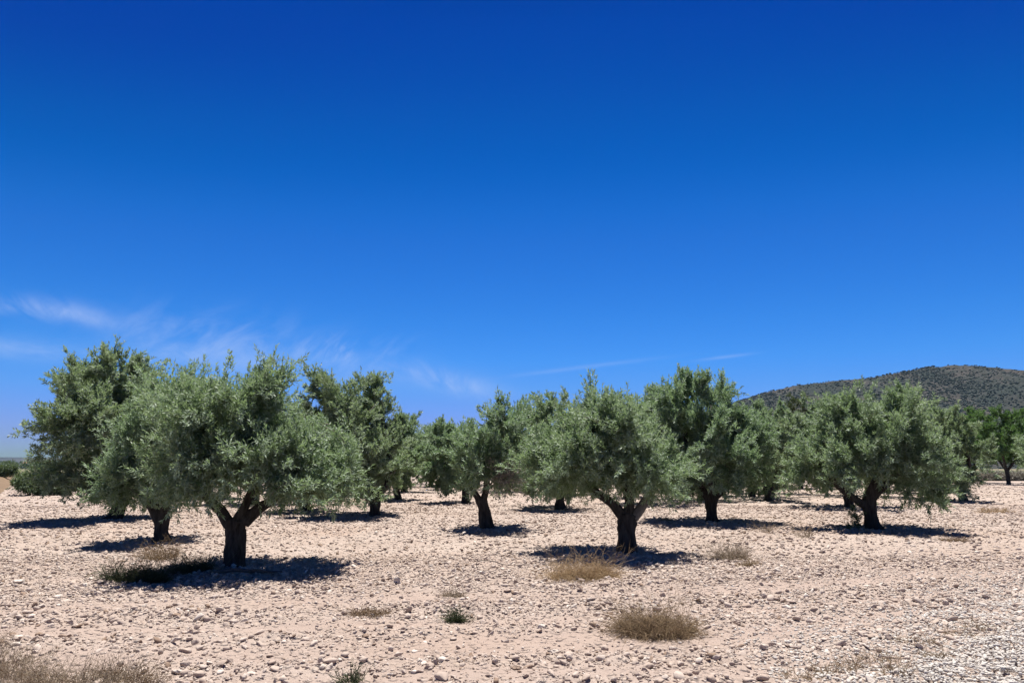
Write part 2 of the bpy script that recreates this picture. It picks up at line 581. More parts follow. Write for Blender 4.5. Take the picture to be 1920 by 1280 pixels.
def sample_clumps(lobes, n, r, inner=.22, voids=False, spray=0.):
    """points through the volume of a crown made of lobes, most of them near its outside"""
    c = np.array([l[0] for l in lobes]); rad = np.array([l[1] for l in lobes]); dn = np.array([l[2] for l in lobes])
    area = (rad[:, 0] * rad[:, 1] * rad[:, 2]) ** (2 / 3) * dn
    P, Dd = [], []
    got = 0
    if spray:
        n_all, n = n, max(12, n // 6)
    if voids:                                   # hollows between the sprays, where the dark inside shows
        k = r.choice(len(c), 8 * len(c), p=area / area.sum())
        hol = c[k] + sphere_dirs(len(k), r) * rad[k] * .95
        hr = r.uniform(.16, .42, len(k))
    ctr = (c * area[:, None]).sum(0) / area.sum()
    ctr = ctr - np.array([0, 0, .5])
    while got < n:
        k = r.choice(len(c), n, p=area / area.sum())
        d = sphere_dirs(n, r)
        # knobbly surface
        rr = np.where(r.random(n) < inner, r.uniform(.25, .75, n), r.uniform(.74, 1.03, n))
        q = c[k] + d * rad[k] * rr[:, None]
        # drop the points deep inside another lobe
        deep = np.full(n, 9.)
        for j in range(len(c)):
            s_ = np.linalg.norm((q - c[j]) / rad[j], axis=1)
            deep = np.minimum(deep, np.where(j == k, 9., s_))
        keep = (deep > .72) | (r.random(n) < .30)
        if voids:
            inside = (np.linalg.norm(q[:, None] - hol[None], axis=2) < hr[None]).any(1)
            keep &= ~inside | (r.random(n) < .12)
        q = q[keep]; dd = norm(norm(d[keep] / rad[k[keep]]) * .8 + norm(q - ctr) * .6)
        P.append(q); Dd.append(dd); got += len(q)
    P, Dd = np.concatenate(P)[:n], np.concatenate(Dd)[:n]
    if not spray: return P, Dd
    # each point becomes a leafy spray: tufts strung along a curving branchlet that pushes out of the crown
    K = 6
    ln = spray * r.uniform(.6, 1.35, n)
    Dd = norm(Dd + np.array([0, 0, .25]) * (Dd[:, 2:] > -.1) + r.normal(size=(n, 3)) * .22)
    bend = r.normal(size=(n, 3)) * .22 - np.array([0, 0, .10])
    tt = (np.arange(K) + .5) / K
    Q = P[:, None] + (Dd[:, None] * (tt[None, :, None] - .45) + bend[:, None] * tt[None, :, None] ** 2) * ln[:, None, None]
    E = norm(Dd[:, None] + 2 * bend[:, None] * tt[None, :, None] + 0 * Q)
    return Q.reshape(-1, 3), E.reshape(-1, 3)


# ------------------------------------------------------------------ ground
def axis(lo, dense_lo, dense_hi, hi, step, grow):
    a = list(np.arange(dense_lo, dense_hi, step))
    s, x = step, a[-1]
    while x < hi: s *= grow; x += s; a.append(x)
    s, x, b = step, a[0], []
    while x > lo: s *= grow; x -= s; b.append(x)
    return np.array(b[::-1] + a)


gx = axis(-6500, -8, 8, 2000, .036, 1.02)
gy = axis(-60, 4.4, 13, 6300, .034, 1.02)
GX, GY = np.meshgrid(gx, gy)
GZ = gz(GX, GY)
nx, ny = len(gx), len(gy)
ii, jj = np.meshgrid(np.arange(ny - 1), np.arange(nx - 1), indexing='ij')
gf = np.stack([ii * nx + jj, ii * nx + jj + 1, (ii + 1) * nx + jj + 1, (ii + 1) * nx + jj], -1).reshape(-1, 4)
ground = add_mesh('ground', np.stack([GX, GY, GZ], -1).reshape(-1, 3), gf, 'field_soil', smooth=True)
at_ = ground.data.attributes.new('trodden', 'FLOAT', 'POINT')
at_.data.foreach_set('value', bare(GX, GY).astype(np.float32).ravel())
tag(ground, 'pale pinkish stony soil of the olive field', 'ground', kind='structure')

# gravel road in the near right corner
ru = np.arange(-9, 26, .12); rv = np.linspace(0, 5.2, 44)
RU, RV = np.meshgrid(ru, rv)
edge = (fbm(RU * 1.1, RU * 0 + 3, 55, 4) - .5) * .9
RV2 = RV + edge * np.exp(-RV / .8)
px_ = ROAD_B[0] + _rd[0] * RU + ROAD_N[0] * RV2
py_ = ROAD_B[1] + _rd[1] * RU + ROAD_N[1] * RV2
rz = gz(px_, py_) - .035 + np.clip(RV / 1.3, 0, 1) * .065 + (fbm(px_ * 6, py_ * 6, 77, 2) - .45) * .02
rn, rm = RU.shape
ii, jj = np.meshgrid(np.arange(rn - 1), np.arange(rm - 1), indexing='ij')
rf = np.stack([ii * rm + jj, (ii + 1) * rm + jj, (ii + 1) * rm + jj + 1, ii * rm + jj + 1], -1).reshape(-1, 4)
road = add_mesh('road', np.stack([px_, py_, rz], -1).reshape(-1, 3), rf, 'road_dust', smooth=True)
tag(road, 'white gravel road crossing the near right corner', 'road', kind='structure')


# ------------------------------------------------------------------ stones
def ico(sub):
    bm = bmesh.new()
    bmesh.ops.create_icosphere(bm, subdivisions=sub, radius=1)
    v = np.array([w.co[:] for w in bm.verts]); f = np.array([[w.index for w in q.verts] for q in bm.faces])
    bm.free()
    return v, f


ICO1, ICO2 = ico(1), ico(2)


def rock_shape(base, r, cuts=7):
    """an angular stone: a ball with flat faces cut off it"""
    v = base[0].copy()
    for _ in range(cuts):
        d = sphere_dirs(1, r)[0]; h = r.uniform(.36, .74)
        s_ = v @ d
        v = v - np.outer(np.maximum(s_ - h, 0), d)
    v = v / np.abs(v).max() * r.uniform(.7, 1.3, 3)
    return v + r.normal(size=v.shape) * .07


def scatter(x, y, size, base, r, flat=.9, sink=.42, tint=None, variants=40, zoff=0.):
    n = len(x)
    shapes = [rock_shape(base, r) for _ in range(variants)]
    k = r.integers(0, variants, n)
    V, F, T = [], [], []
    off = 0
    z = gz(x, y) + zoff
    if tint is None: tint = r.random(n)
    for q in range(variants):
        s_ = np.where(k == q)[0]
        if not len(s_): continue
        a = r.uniform(0, 6.28, len(s_))
        sc = size[s_][:, None] * np.stack([r.uniform(.8, 1.35, len(s_)), r.uniform(.7, 1.1, len(s_)), r.uniform(.5, 1.0, len(s_)) * flat], 1)
        v = shapes[q][None] * sc[:, None]
        tl = r.normal(size=(len(s_), 1)) * .3
        v[..., 2] += v[..., 0] * tl
        ca, sa = np.cos(a)[:, None], np.sin(a)[:, None]
        vx = v[..., 0] * ca - v[..., 1] * sa; vy = v[..., 0] * sa + v[..., 1] * ca
        v = np.stack([vx + x[s_][:, None], vy + y[s_][:, None], v[..., 2] + (z[s_] + size[s_] * flat * (.75 - sink) * .6)[:, None]], -1)
        nv = v.shape[1]
        f = base[1][None] + (np.arange(len(s_)) * nv)[:, None, None] + off
        V.append(v.reshape(-1, 3)); F.append(f.reshape(-1, 3)); T.append(np.repeat(tint[s_], len(base[1])))
        off += len(s_) * nv
    return np.concatenate(V), np.concatenate(F), np.concatenate(T)


def wedge(n, y0, y1, r, mar=2.6):
    """random points in the part of the field in view and a margin beside it"""
    y = np.sqrt(r.uniform(y0 ** 2, y1 ** 2, int(n * 1.0)))
    x = r.uniform(-1, 1, len(y)) * (y * .74 + mar)
    return x, y


def stone_layer(n, y0, y1, s0, s1, base, r, power=4.0):
    x, y = wedge(n, y0, y1, r)
    cl = fbm(x * .9, y * .9, 41, 3)
    keep = (r.random(n) > bare(x, y) * (.95 if s1 > .03 else .8)) & (r.random(n) < .25 + cl * 1.6) & (road_s(x, y) < .1)
    x, y = x[keep], y[keep]
    size = s0 + (s1 - s0) * r.random(len(x)) ** power
    size *= .75 + .6 * fbm(x * .5, y * .5, 61, 2)
    tint = np.clip(r.normal(.48, .27, len(x)) + (fbm(x * .4, y * .4, 71, 2) - .4) * .5, 0, 1)
    edge = np.clip(1 + road_s(x, y) / 1.6, 0, 1)
    tint = np.clip(tint + edge * .4 * r.random(len(x)), 0, 1)
    return x, y, size, tint


r = np.random.default_rng(3)
parts = []
for (n, y0, y1, s0, s1, base) in ((60000, 4.4, 13.5, .010, .048, ICO2), (210000, 4.4, 14, .006, .024, ICO1), (90000, 13, 32, .014, .06, ICO1), (30000, 30, 75, .03, .1, ICO1)):
    x, y, size, tint = stone_layer(n, y0, y1, s0, s1, base, r)
    parts.append(scatter(x, y, size, base, r, tint=tint))
vo, V, F, T = 0, [], [], []
for a, b, c_ in parts:
    V.append(a); F.append(b + vo); T.append(c_); vo += len(a)
st = add_mesh('field_stones', np.concatenate(V), np.concatenate(F), 'field_stone', tint=np.concatenate(T))
tag(st, 'countless pale pinkish stones and clods strewn over the tilled field', 'stones', kind='stuff')

# gravel of the road and its spill over the verge
n = 150000
x = r.uniform(2, 11, n); y = r.uniform(4.4, 12, n)
s_ = road_s(x, y)
keep = (s_ > 0) | (r.random(n) < np.exp(s_ / .7) * .8)
keep &= (np.abs(x) < y * .78 + 2.5)
x, y = x[keep], y[keep]
size = .006 + .018 * r.random(len(x)) ** 2
inside = np.clip(road_s(x, y) / .6, 0, 1)
V, F, T = scatter(x, y, size, ICO1, r, tint=np.clip(r.normal(.65, .25, len(x)), 0, 1), zoff=.03 * inside)
gr = add_mesh('gravel', V, F, 'road_gravel', tint=T)
tag(gr, 'white broken gravel loose on the road and spilling over its verge', 'gravel', kind='stuff')

# the larger stones and clods that stand out one by one
BIG = [  # px, py, width px, height ratio, tint, label
    (745, 1098, 25, .75, .95, "large rounded white stone at the near edge of the nearest left tree's shade"),
    (905, 1074, 13, .7, 1.0, 'small white stone beside the bent dark stick, left of the straw tumbleweed'),
    (852, 1073, 14, .6, .9, 'pale stone at the right tip of the shade of the nearest left tree'),
    (333, 1258, 28, .4, 1.0, 'flat white stone near the bottom edge, right of the dry grass corner'),
    (36, 1089, 36, .3, .95, 'long flat white slab lying near the left edge of the field'),
    (80, 1134, 16, .6, .9, 'pale upright stone in the open stony ground above the dry grass corner'),
    (607, 1240, 18, .9, .7, 'angular pinkish stone near the bottom, left of the small green sprig'),
    (967, 1252, 20, .5, .02, 'dark brown clod of earth alone at the bottom middle of the field'),
    (927, 1088, 12, .6, .03, 'small dark clod just below the white stone beside the bent dark stick'),
    (1035, 1222, 28, .4, .9, 'broad low pale stone left of the large brown tumbleweed'),
    (790, 1246, 16, .7, .95, 'whitish stone at the bottom, between the sprig and the dark clod'),
    (1500, 1185, 13, .6, .95, 'pale stone on the bare wheel track right of the large brown tumbleweed'),
    (1750, 1138, 22, .45, .35, 'greyish flat stone by the wheel track near the right road'),
    (1307, 1124, 22, .5, .85, 'pale stone just above and right of the large brown tumbleweed'),
    (1484, 1127, 26, .35, .4, 'wide flat grey-pink slab right of the pale stone above the tumbleweed'),
    (128, 1046, 14, .6, .85, 'light stone on open ground left of the second trunk'),
]
for px, py, w, hr, tn, lab in BIG:
    X, Y = at(px, py)
    half = w * Y / 1386 / 2
    v = rock_shape(ico(3), r, 10)
    v = v * np.array([half, half * .8, half * hr]) * .95
    dark = tn < .1
    o = add_mesh('earth_clod' if dark else 'stone', v, ico(3)[1], 'field_stone', tint=np.full(len(ico(3)[1]), tn))
    o.location = (X, Y, float(gz(X, Y)) + half * hr * .45)
    tag(o, lab, 'clod' if dark else 'stone', 'larger stones lying on the field')


# ------------------------------------------------------------------ trees
def px_path(pts, Yd, base, dy=None):
    out = []
    for i, p in enumerate(pts):
        x, z = at_y(p[0], p[1], Yd)
        out.append((x - base[0], (p[2] if len(p) > 2 else 0.0), z - base[2]))
    return np.array(out)


def lobes_from_px(px_lobes, Yd, base, r, depth=1.0, back=True):
    L = []
    for l in px_lobes:
        px, py, rx, rz_ = l[:4]
        dens = l[4] if len(l) > 4 else 1.0
        x, z = at_y(px, py, Yd)
        z -= .09
        sx_, sz_ = rx * Yd / 1386, rz_ * Yd / 1386
        sx_, sz_ = max(sx_ - .22, sx_ * .55), max(sz_ - .31, sz_ * .5)      # the twigs stand out beyond the lobe
        yo = l[5] if len(l) > 5 else r.uniform(-.25, .15) * depth
        L.append((np.array([x - base[0], yo, z - base[2]]), np.array([sx_, max(.5 * (sx_ + sz_), .45) * 1.3, sz_]), dens))
    if back:
        cx = np.mean([q[0][0] for q in L]); 
        big = [q for q in L if q[2] >= 1]
        for q in big:
            c_ = q[0].copy(); rad = q[1].copy()
            for sgn in (1, -1):
                c2 = c_.copy()
                c2[0] = cx + (c_[0] - cx) * .72
                c2[1] += sgn * rad[1] * r.uniform(1.0, 1.55)
                c2[2] -= rad[2] * r.uniform(.2, .4) * (1 if sgn > 0 else .25)
                L.append((c2, rad * np.array([.9, .95, .78]), .75))
    return L


def limb_tubes(paths, r, sides, scale=1.0):
    return paths


GROVE = 'olive trees of the grove'


def olive(name, label, px, py, trunk, limbs, lobes, nleaf, L=.07, Wd=.017, seed=1, leaf='olive_leaf', sides=20,
          barks=None, up=.35, twigs=True, cat='olive tree', group=GROVE, depth=1.0, spray=.68):
    r = np.random.default_rng(seed)
    X, Y = at(px, py)
    base = np.array([X, Y, float(gz(X, Y)) - .03])
    root = thing(name, label, cat, tuple(base), group)
    # trunk: (px, py, radius px)
    tp = px_path([(a[0], a[1]) for a in trunk], Y, base)
    tp[0, 2] = -.05
    trd = np.array([a[2] for a in trunk]) * Y / 1386
    m_ = Mesh()
    m_.add(*tube(tp, trd, sides, .30, seed, .16))
    tr = m_.build('trunk', 'olive_bark', root)
    # root flare
    ends = []
    for k_, lb in enumerate(limbs):
        lp = px_path([(a[0], a[1]) for a in lb], Y, base)
        dyy = r.uniform(-1, 1) * .35 * np.linspace(0, 1, len(lb)) ** 1.2 if len(lb[0]) < 4 else np.array([a[3] for a in lb])
        lp[:, 1] += dyy
        rd = np.array([a[2] for a in lb]) * Y / 1386
        m_ = Mesh(); m_.add(*tube(lp, rd, max(8, sides // 2), .25, seed + k_ + 3, .08))
        bm_ = (barks[k_] if barks else 'olive_bark')
        o = m_.build('limb', bm_, tr)
        ends.append(lp[-1])
    LB = lobes_from_px(lobes, Y, base, r, depth)
    # crown
    per, tw = 14, 3
    L, Wd = L * 1.2, Wd * 1.25
    ncl = max(20, int(.84 * nleaf / (per * tw)))
    C, D = sample_clumps(LB, ncl, r, voids=True, spray=spray)
    # no leaves below the skirt of the crown near the ground
    zmin = min(q[0][2] - q[1][2] for q in LB[:len(lobes)])
    ok = C[:, 2] > zmin - .34 * r.random(len(C)) ** .7
    C, D = C[ok], D[ok]
    v, f, ti = make_leaves(C, D, r, tw, per, L, Wd, up=up, spread=.95, tw_len=(.10, .24), jit=.055)
    # long upright shoots standing out of the top
    topm = np.where((D[:, 2] > .55) & (r.random(len(D)) < .36))[0]
    if len(topm):
        v2, f2, t2 = make_leaves(C[topm], D[topm] * .5 + np.array([0, 0, .6]), r, 2, 18, L * 1.05, Wd * 1.1, spread=.5, up=.5, tw_len=(.16, .38), jit=.06)
        f = np.concatenate([f, f2 + len(v)]); v = np.concatenate([v, v2]); ti = np.concatenate([ti, np.clip(t2 + .45, 0, 1)])
    crown = add_mesh('crown', v, f, leaf, root, tint=ti)
    # bare wood inside the crown
    if twigs:
        m_ = Mesh()
        ends = np.array(ends) if len(ends) else tp[-1:]
        mains = []
        for q in LB:
            e = ends[np.argmin(np.linalg.norm(ends - q[0], axis=1))]
            mid = (e + q[0]) / 2 + r.normal(size=3) * .12 + np.array([0, 0, .08])
            endp = q[0] + np.array([0, 0, .15 * q[1][2]])
            th = .009 * (Y / 13) ** .3
            m_.add(*tube([e, mid, q[0], endp], [th * 1.6, th * 1.2, th * .8, th * .4], 5))
            mains += [mid, q[0], endp]
        mains = np.array(mains)
        sel = r.choice(len(C), min(len(C), 110), replace=False)
        for s_ in sel:
            e = mains[np.argmin(np.linalg.norm(mains - C[s_], axis=1))]
            mid = (e + C[s_]) / 2 + r.normal(size=3) * .07
            m_.add(*tube([e, mid, C[s_] + D[s_] * .08], [.010, .007, .003], 3))
        m_.build('branches', 'twig_bark', crown)
    return root, base


olive('olive_tree', 'nearest olive tree, thick dark trunk on the left splitting into three bare limbs', 440, 1062,
      [(437, 1072, 27), (439, 1052, 20), (440, 1020, 17), (441, 993, 18), (444, 975, 17)],
      [[(431, 984, 12), (413, 957, 9.5), (390, 937, 9), (372, 905, 8), (372, 865, 9), (385, 800, 6)],
       [(447, 975, 11), (462, 942, 7.5), (472, 908, 5.5), (470, 850, 4), (462, 780, 3)],
       [(456, 978, 12), (485, 953, 9.5), (512, 936, 8), (545, 905, 6), (580, 860, 5), (605, 800, 3)]],
      [(388, 770, 52, 60), (432, 765, 50, 58), (478, 775, 44, 50), (512, 728, 24, 36, .6), (372, 840, 46, 56), (425, 832, 66, 52),
       (490, 836, 62, 52), (556, 848, 54, 54), (618, 855, 44, 52), (655, 872, 32, 42, .8), (372, 880, 34, 34), (570, 888, 46, 32), (625, 900, 40, 30), (440, 858, 44, 30), (372, 770, 30, 40), (596, 805, 34, 38, .7)],
      190000, .068, .0165, seed=21, sides=28)

olive('olive_tree', 'second olive tree on the left, leaning trunk close behind the dry weeds', 303, 1014,
      [(300, 1022, 19), (303, 1005, 13), (303, 985, 12), (302, 967, 14), (300, 955, 12)],
      [[(298, 965, 12), (285, 945, 10), (268, 920, 8), (258, 880, 6), (262, 820, 4)],
       [(305, 962, 12), (314, 940, 10), (322, 910, 8), (330, 850, 6), (328, 770, 3)]],
      [(288, 880, 50, 50), (330, 868, 38, 60), (300, 815, 46, 55), (325, 748, 32, 42), (304, 770, 30, 40, .7), (342, 810, 32, 50), (270, 895, 38, 38), (322, 895, 34, 28), (250, 870, 26, 40)],
      130000, .072, .018, seed=22, leaf='olive_leaf_greener', sides=22)

olive('olive_tree', 'tallest olive tree at the left edge, broad bulging crown reaching above all others', 218, 973,
      [(212, 980, 19), (216, 968, 13), (221, 955, 12), (228, 942, 12), (236, 930, 10)],
      [[(228, 943, 9), (215, 920, 8), (195, 880, 7), (170, 800, 5), (165, 720, 3)],
       [(236, 932, 9), (246, 900, 8), (250, 840, 7), (245, 760, 5), (242, 690, 3)]],
      [(172, 858, 48, 62), (196, 795, 66, 72), (245, 695, 34, 52), (228, 740, 48, 50), (172, 708, 36, 40), (150, 740, 36, 42, .8),
       (126, 722, 20, 32, .35), (124, 765, 18, 34, .35), (245, 790, 66, 72), (262, 870, 50, 58), (205, 885, 62, 48), (162, 822, 38, 50), (188, 896, 40, 32), (160, 868, 32, 36)],
      200000, .095, .026, seed=23, leaf='olive_leaf_yellower')

olive('olive_tree', 'nearest olive tree right of the middle, stout trunk with one grey sunlit limb', 1175, 1034,
      [(1176, 1045, 23), (1175, 1030, 17), (1175, 1000, 15), (1176, 978, 16), (1178, 964, 16)],
      [[(1169, 970, 11), (1150, 946, 9), (1130, 931, 8), (1105, 912, 7), (1075, 880, 6), (1060, 840, 4)],
       [(1178, 965, 11), (1180, 940, 9), (1172, 915, 7), (1165, 870, 6), (1140, 800, 4)],
       [(1187, 970, 10), (1203, 951, 8.5), (1216, 928, 8), (1222, 895, 7), (1224, 840, 5)]],
      [(1118, 778, 32, 44), (1150, 798, 42, 46), (1092, 835, 58, 56), (1165, 842, 66, 56), (1222, 855, 48, 52), (1058, 875, 52, 42), (1108, 878, 54, 38), (1198, 876, 50, 30), (1034, 852, 30, 40), (1090, 792, 28, 38, .8), (1240, 882, 30, 30)],
      175000, .07, .0165, seed=24, sides=26, barks=['olive_bark', 'olive_bark', 'sunlit_grey_bark'])

t5, b5 = olive('olive_tree', 'slender olive tree in the middle with a forked leaning trunk and a withered grey branch', 910, 990,
      [(914, 996, 15), (912, 985, 12), (909, 965, 10), (905, 945, 10), (902, 935, 10)],
      [[(902, 942, 7), (893, 928, 6), (884, 912, 6), (882, 880, 5), (888, 830, 3)],
       [(904, 942, 7), (910, 925, 6), (913, 905, 6), (918, 870, 5), (935, 800, 3)]],
      [(895, 828, 30, 42), (922, 850, 40, 46), (958, 785, 34, 46), (945, 840, 40, 50), (960, 870, 34, 40), (900, 880, 34, 30), (880, 860, 26, 36)],
      70000, .085, .022, seed=25, leaf='olive_leaf_greener', sides=18)
# its withered branch
r = np.random.default_rng(9)
cx, cz = at_y(945, 893, b5[1])
cc = np.array([cx - b5[0], -1.25, cz - b5[2]])
C, D = sample_clumps([(cc, np.array([.36, .3, .36]), 1.)], 46, r)
v, f, ti = make_leaves(C, D, r, 3, 10, .08, .016, up=0)
wb = add_mesh('withered_branch', v, f, 'grey_leaf', t5, tint=ti)
tag(wb, 'pale grey withered branch hanging at the right')
m_ = Mesh()
e0 = np.array([.12, 0, 1.15])
m_.add(*tube([e0, (e0 + cc) / 2 + np.array([0, 0, .1]), cc], [.03, .022, .015], 6))
for q in range(30):
    p1 = cc + r.normal(size=3) * .09
    m_.add(*tube([p1, p1 + r.normal(size=3) * .15, p1 + r.normal(size=3) * .3], [.008, .006, .003], 3))
m_.build('twigs', 'twig_bark', wb)

t6, b6 = olive('olive_tree', 'wide spreading olive tree on the right, one long low limb reaching left', 1635, 990,
      [(1640, 996, 19), (1637, 985, 13.5), (1633, 965, 11.5), (1630, 945, 12), (1632, 928, 11)],
      [[(1624, 948, 8), (1605, 937, 6.5), (1582, 920, 6), (1560, 898, 5.5), (1540, 875, 4.5), (1525, 850, 4)],
       [(1632, 932, 11), (1640, 905, 9), (1650, 870, 7), (1660, 800, 4)],
       [(1636, 932, 9), (1660, 905, 8), (1700, 880, 6), (1750, 850, 4)]],
      [(1585, 778, 38, 48), (1688, 765, 36, 50), (1640, 805, 62, 46), (1705, 815, 40, 46), (1700, 850, 58, 50), (1610, 842, 70, 46), (1535, 855, 52, 44), (1500, 882, 26, 32),
       (1715, 893, 40, 30), (1660, 880, 55, 28), (1742, 920, 26, 24, .7), (1660, 770, 26, 40, .8), (1560, 820, 45, 42), (1685, 820, 50, 50)],
      120000, .085, .021, seed=26, sides=20)
r = np.random.default_rng(19)
sx_, sz_ = at_y(1598, 985, b6[1])
c0 = np.array([sx_ - b6[0], -.1, .22])
C, D = sample_clumps([(c0, np.array([.17, .15, .24]), 1.), (c0 + np.array([-.02, 0, .28]), np.array([.08, .08, .14]), 1.)], 34, r)
v, f, ti = make_leaves(C, D, r, 3, 9, .075, .022, up=.5, tw_len=(.08, .16), jit=.03)
sk = add_mesh('sucker_shoot', v, f, 'bush_leaf', t6, tint=ti)
tag(sk, 'small dark leafy shoot growing at the foot of the trunk')

olive('olive_tree', 'tall rounded olive tree behind and right of the stout middle trunk', 1335, 977,
      [(1337, 982, 16), (1335, 972, 11.5), (1334, 955, 10.5), (1334, 938, 11), (1335, 928, 11)],
      [[(1331, 935, 8), (1318, 920, 7), (1305, 895, 6), (1290, 830, 5), (1278, 750, 3)],
       [(1337, 935, 8), (1350, 922, 7), (1360, 905, 6), (1370, 850, 5), (1365, 770, 3)],
       [(1334, 930, 7), (1334, 900, 6), (1330, 840, 5), (1330, 750, 3)]],
      [(1277, 733, 38, 42), (1333, 735, 44, 44), (1215, 752, 34, 45), (1368, 775, 34, 50), (1300, 815, 68, 66), (1340, 865, 75, 55), (1250, 865, 48, 52), (1395, 850, 45, 55), (1240, 800, 50, 50), (1425, 815, 30, 46), (1380, 810, 46, 50), (1310, 900, 60, 28)],
      150000, .09, .024, seed=27, leaf='olive_leaf_greener')

olive('olive_tree', 'tall olive tree behind the nearest left one, straight trunk with a right limb', 703, 967,
      [(703, 972, 14), (703, 962, 10), (703, 948, 9.5), (703, 934, 10), (704, 926, 9)],
      [[(706, 932, 7), (716, 920, 6), (726, 904, 5.5), (728, 860, 4), (715, 780, 3)],
       [(701, 930, 7), (690, 905, 6), (675, 850, 5), (650, 770, 3)]],
      [(690, 730, 40, 42), (640, 740, 42, 44), (594, 718, 22, 36, .8), (715, 768, 28, 38), (690, 830, 62, 62), (635, 835, 58, 60), (720, 850, 46, 55), (690, 895, 56, 38), (665, 780, 55, 45), (740, 880, 32, 36), (600, 770, 36, 40)],
      140000, .092, .025, seed=28, leaf='olive_leaf_yellower')

olive('olive_tree', 'olive tree mostly hidden between the nearest left tree and the tall one behind it', 572, 957,
      [(573, 962, 13), (572, 950, 9), (571, 938, 8.5), (572, 925, 8)],
      [[(572, 928, 7), (580, 900, 6), (590, 840, 4)], [(571, 928, 6), (555, 890, 5), (545, 830, 3)]],
      [(590, 800, 42, 50), (560, 850, 50, 55), (600, 860, 45, 50), (545, 895, 40, 34), (600, 900, 36, 30)],
      50000, .11, .03, seed=29)
olive('olive_tree', 'olive tree behind the left half of the stout middle tree, narrow pointed top', 1050, 953,
      [(1052, 957, 13), (1050, 948, 9), (1050, 938, 8), (1050, 925, 8)],
      [[(1050, 928, 6), (1042, 900, 5), (1035, 850, 4)], [(1051, 928, 6), (1062, 895, 5), (1060, 830, 3)]],
      [(1042, 765, 38, 42), (1010, 800, 34, 45), (1030, 830, 55, 55), (1005, 880, 42, 50), (1060, 880, 48, 46), (1065, 800, 30, 45), (1040, 905, 50, 30)],
      60000, .11, .031, seed=30)
olive('olive_tree', 'small olive tree just right of the tall one behind the nearest left tree', 745, 937,
      [(747, 940, 9), (746, 932, 6.5), (744, 922, 6), (744, 914, 6)],
      [[(744, 917, 5), (755, 895, 4), (760, 840, 3)], [(743, 917, 5), (735, 890, 4), (730, 840, 3)]],
      [(758, 810, 27, 42), (745, 855, 38, 46), (770, 850, 24, 46), (735, 880, 30, 30), (765, 885, 25, 28)],
      40000, .13, .036, seed=31)
olive('olive_tree', 'rounded olive tree just left of the slender forked one in the middle', 873, 942,
      [(874, 946, 9), (873, 936, 7), (873, 925, 6.5), (873, 915, 6)],
      [[(873, 917, 5), (862, 890, 4), (845, 830, 3)], [(873, 917, 5), (872, 890, 4), (870, 830, 3)]],
      [(826, 812, 28, 32), (845, 840, 36, 42), (818, 865, 28, 45), (860, 875, 38, 38), (835, 898, 34, 26)],
      46000, .12, .034, seed=32, leaf='olive_leaf_greener')
olive('olive_tree', 'olive tree behind the left of the wide spreading one, below a dark pine top', 1592, 951,
      [(1593, 955, 11), (1592, 945, 8), (1590, 930, 7.5)], [[(1590, 932, 6), (1570, 890, 5), (1545, 830, 3)], [(1591, 932, 6), (1610, 890, 5), (1620, 820, 3)]],
      [(1512, 790, 42, 40), (1545, 835, 55, 55), (1600, 820, 50, 50), (1510, 860, 40, 50), (1570, 880, 55, 38), (1640, 850, 45, 50)],
      50000, .115, .032, seed=33, leaf='olive_leaf_yellower')
olive('olive_tree', 'olive tree between the tall rounded tree and the wide spreading one', 1440, 938,
      [(1441, 941, 9), (1440, 932, 6.5), (1440, 922, 6)], [[(1440, 924, 5), (1430, 890, 4), (1425, 830, 3)], [(1440, 924, 5), (1455, 890, 4), (1455, 840, 3)]],
      [(1428, 795, 32, 42), (1445, 840, 40, 50), (1415, 860, 36, 46), (1460, 875, 34, 40), (1435, 900, 36, 24), (1465, 800, 28, 42)],
      44000, .125, .035, seed=34)
olive('olive_tree', 'round silvery olive tree touching the right end of the wide spreading one', 1805, 937,
      [(1807, 941, 10), (1805, 931, 7), (1804, 920, 6.5)], [[(1804, 922, 5), (1790, 890, 4), (1780, 840, 3)], [(1804, 922, 5), (1815, 890, 4), (1815, 840, 3)]],
      [(1747, 800, 48, 54), (1776, 850, 44, 62), (1732, 850, 48, 54), (1765, 892, 48, 36), (1725, 888, 44, 34), (1784, 815, 32, 46), (1755, 840, 48, 60)],
      95000, .115, .031, seed=35, leaf='olive_leaf_yellower')

# the dark low bush closing the left row
X, Y = at(70, 928)
b = np.array([X, Y, float(gz(X, Y)) - .05])
root = thing('bush', 'low dark green bush at the field edge, under the left side of the tallest tree', 'bush', tuple(b))
r = np.random.default_rng(44)
LB = lobes_from_px([(64, 903, 26, 22), (90, 902, 30, 26), (48, 898, 14, 13), (75, 885, 18, 16), (110, 908, 24, 20)], Y, b, r)
C, D = sample_clumps(LB, 700, r)
v, f, ti = make_leaves(C, D, r, 3, 10, .13, .05)
add_mesh('foliage', v, f, 'bush_leaf', root, tint=ti)
m_ = Mesh()
for q in range(6):
    e = np.array([r.uniform(-.9, .9), r.uniform(-.5, .5), r.uniform(.8, 1.4)])
    m_.add(*tube([[e[0] * .3, e[1] * .3, -.05], e * .55, e], [.06, .04, .015], 6))
m_.build('stems', 'olive_bark', root)

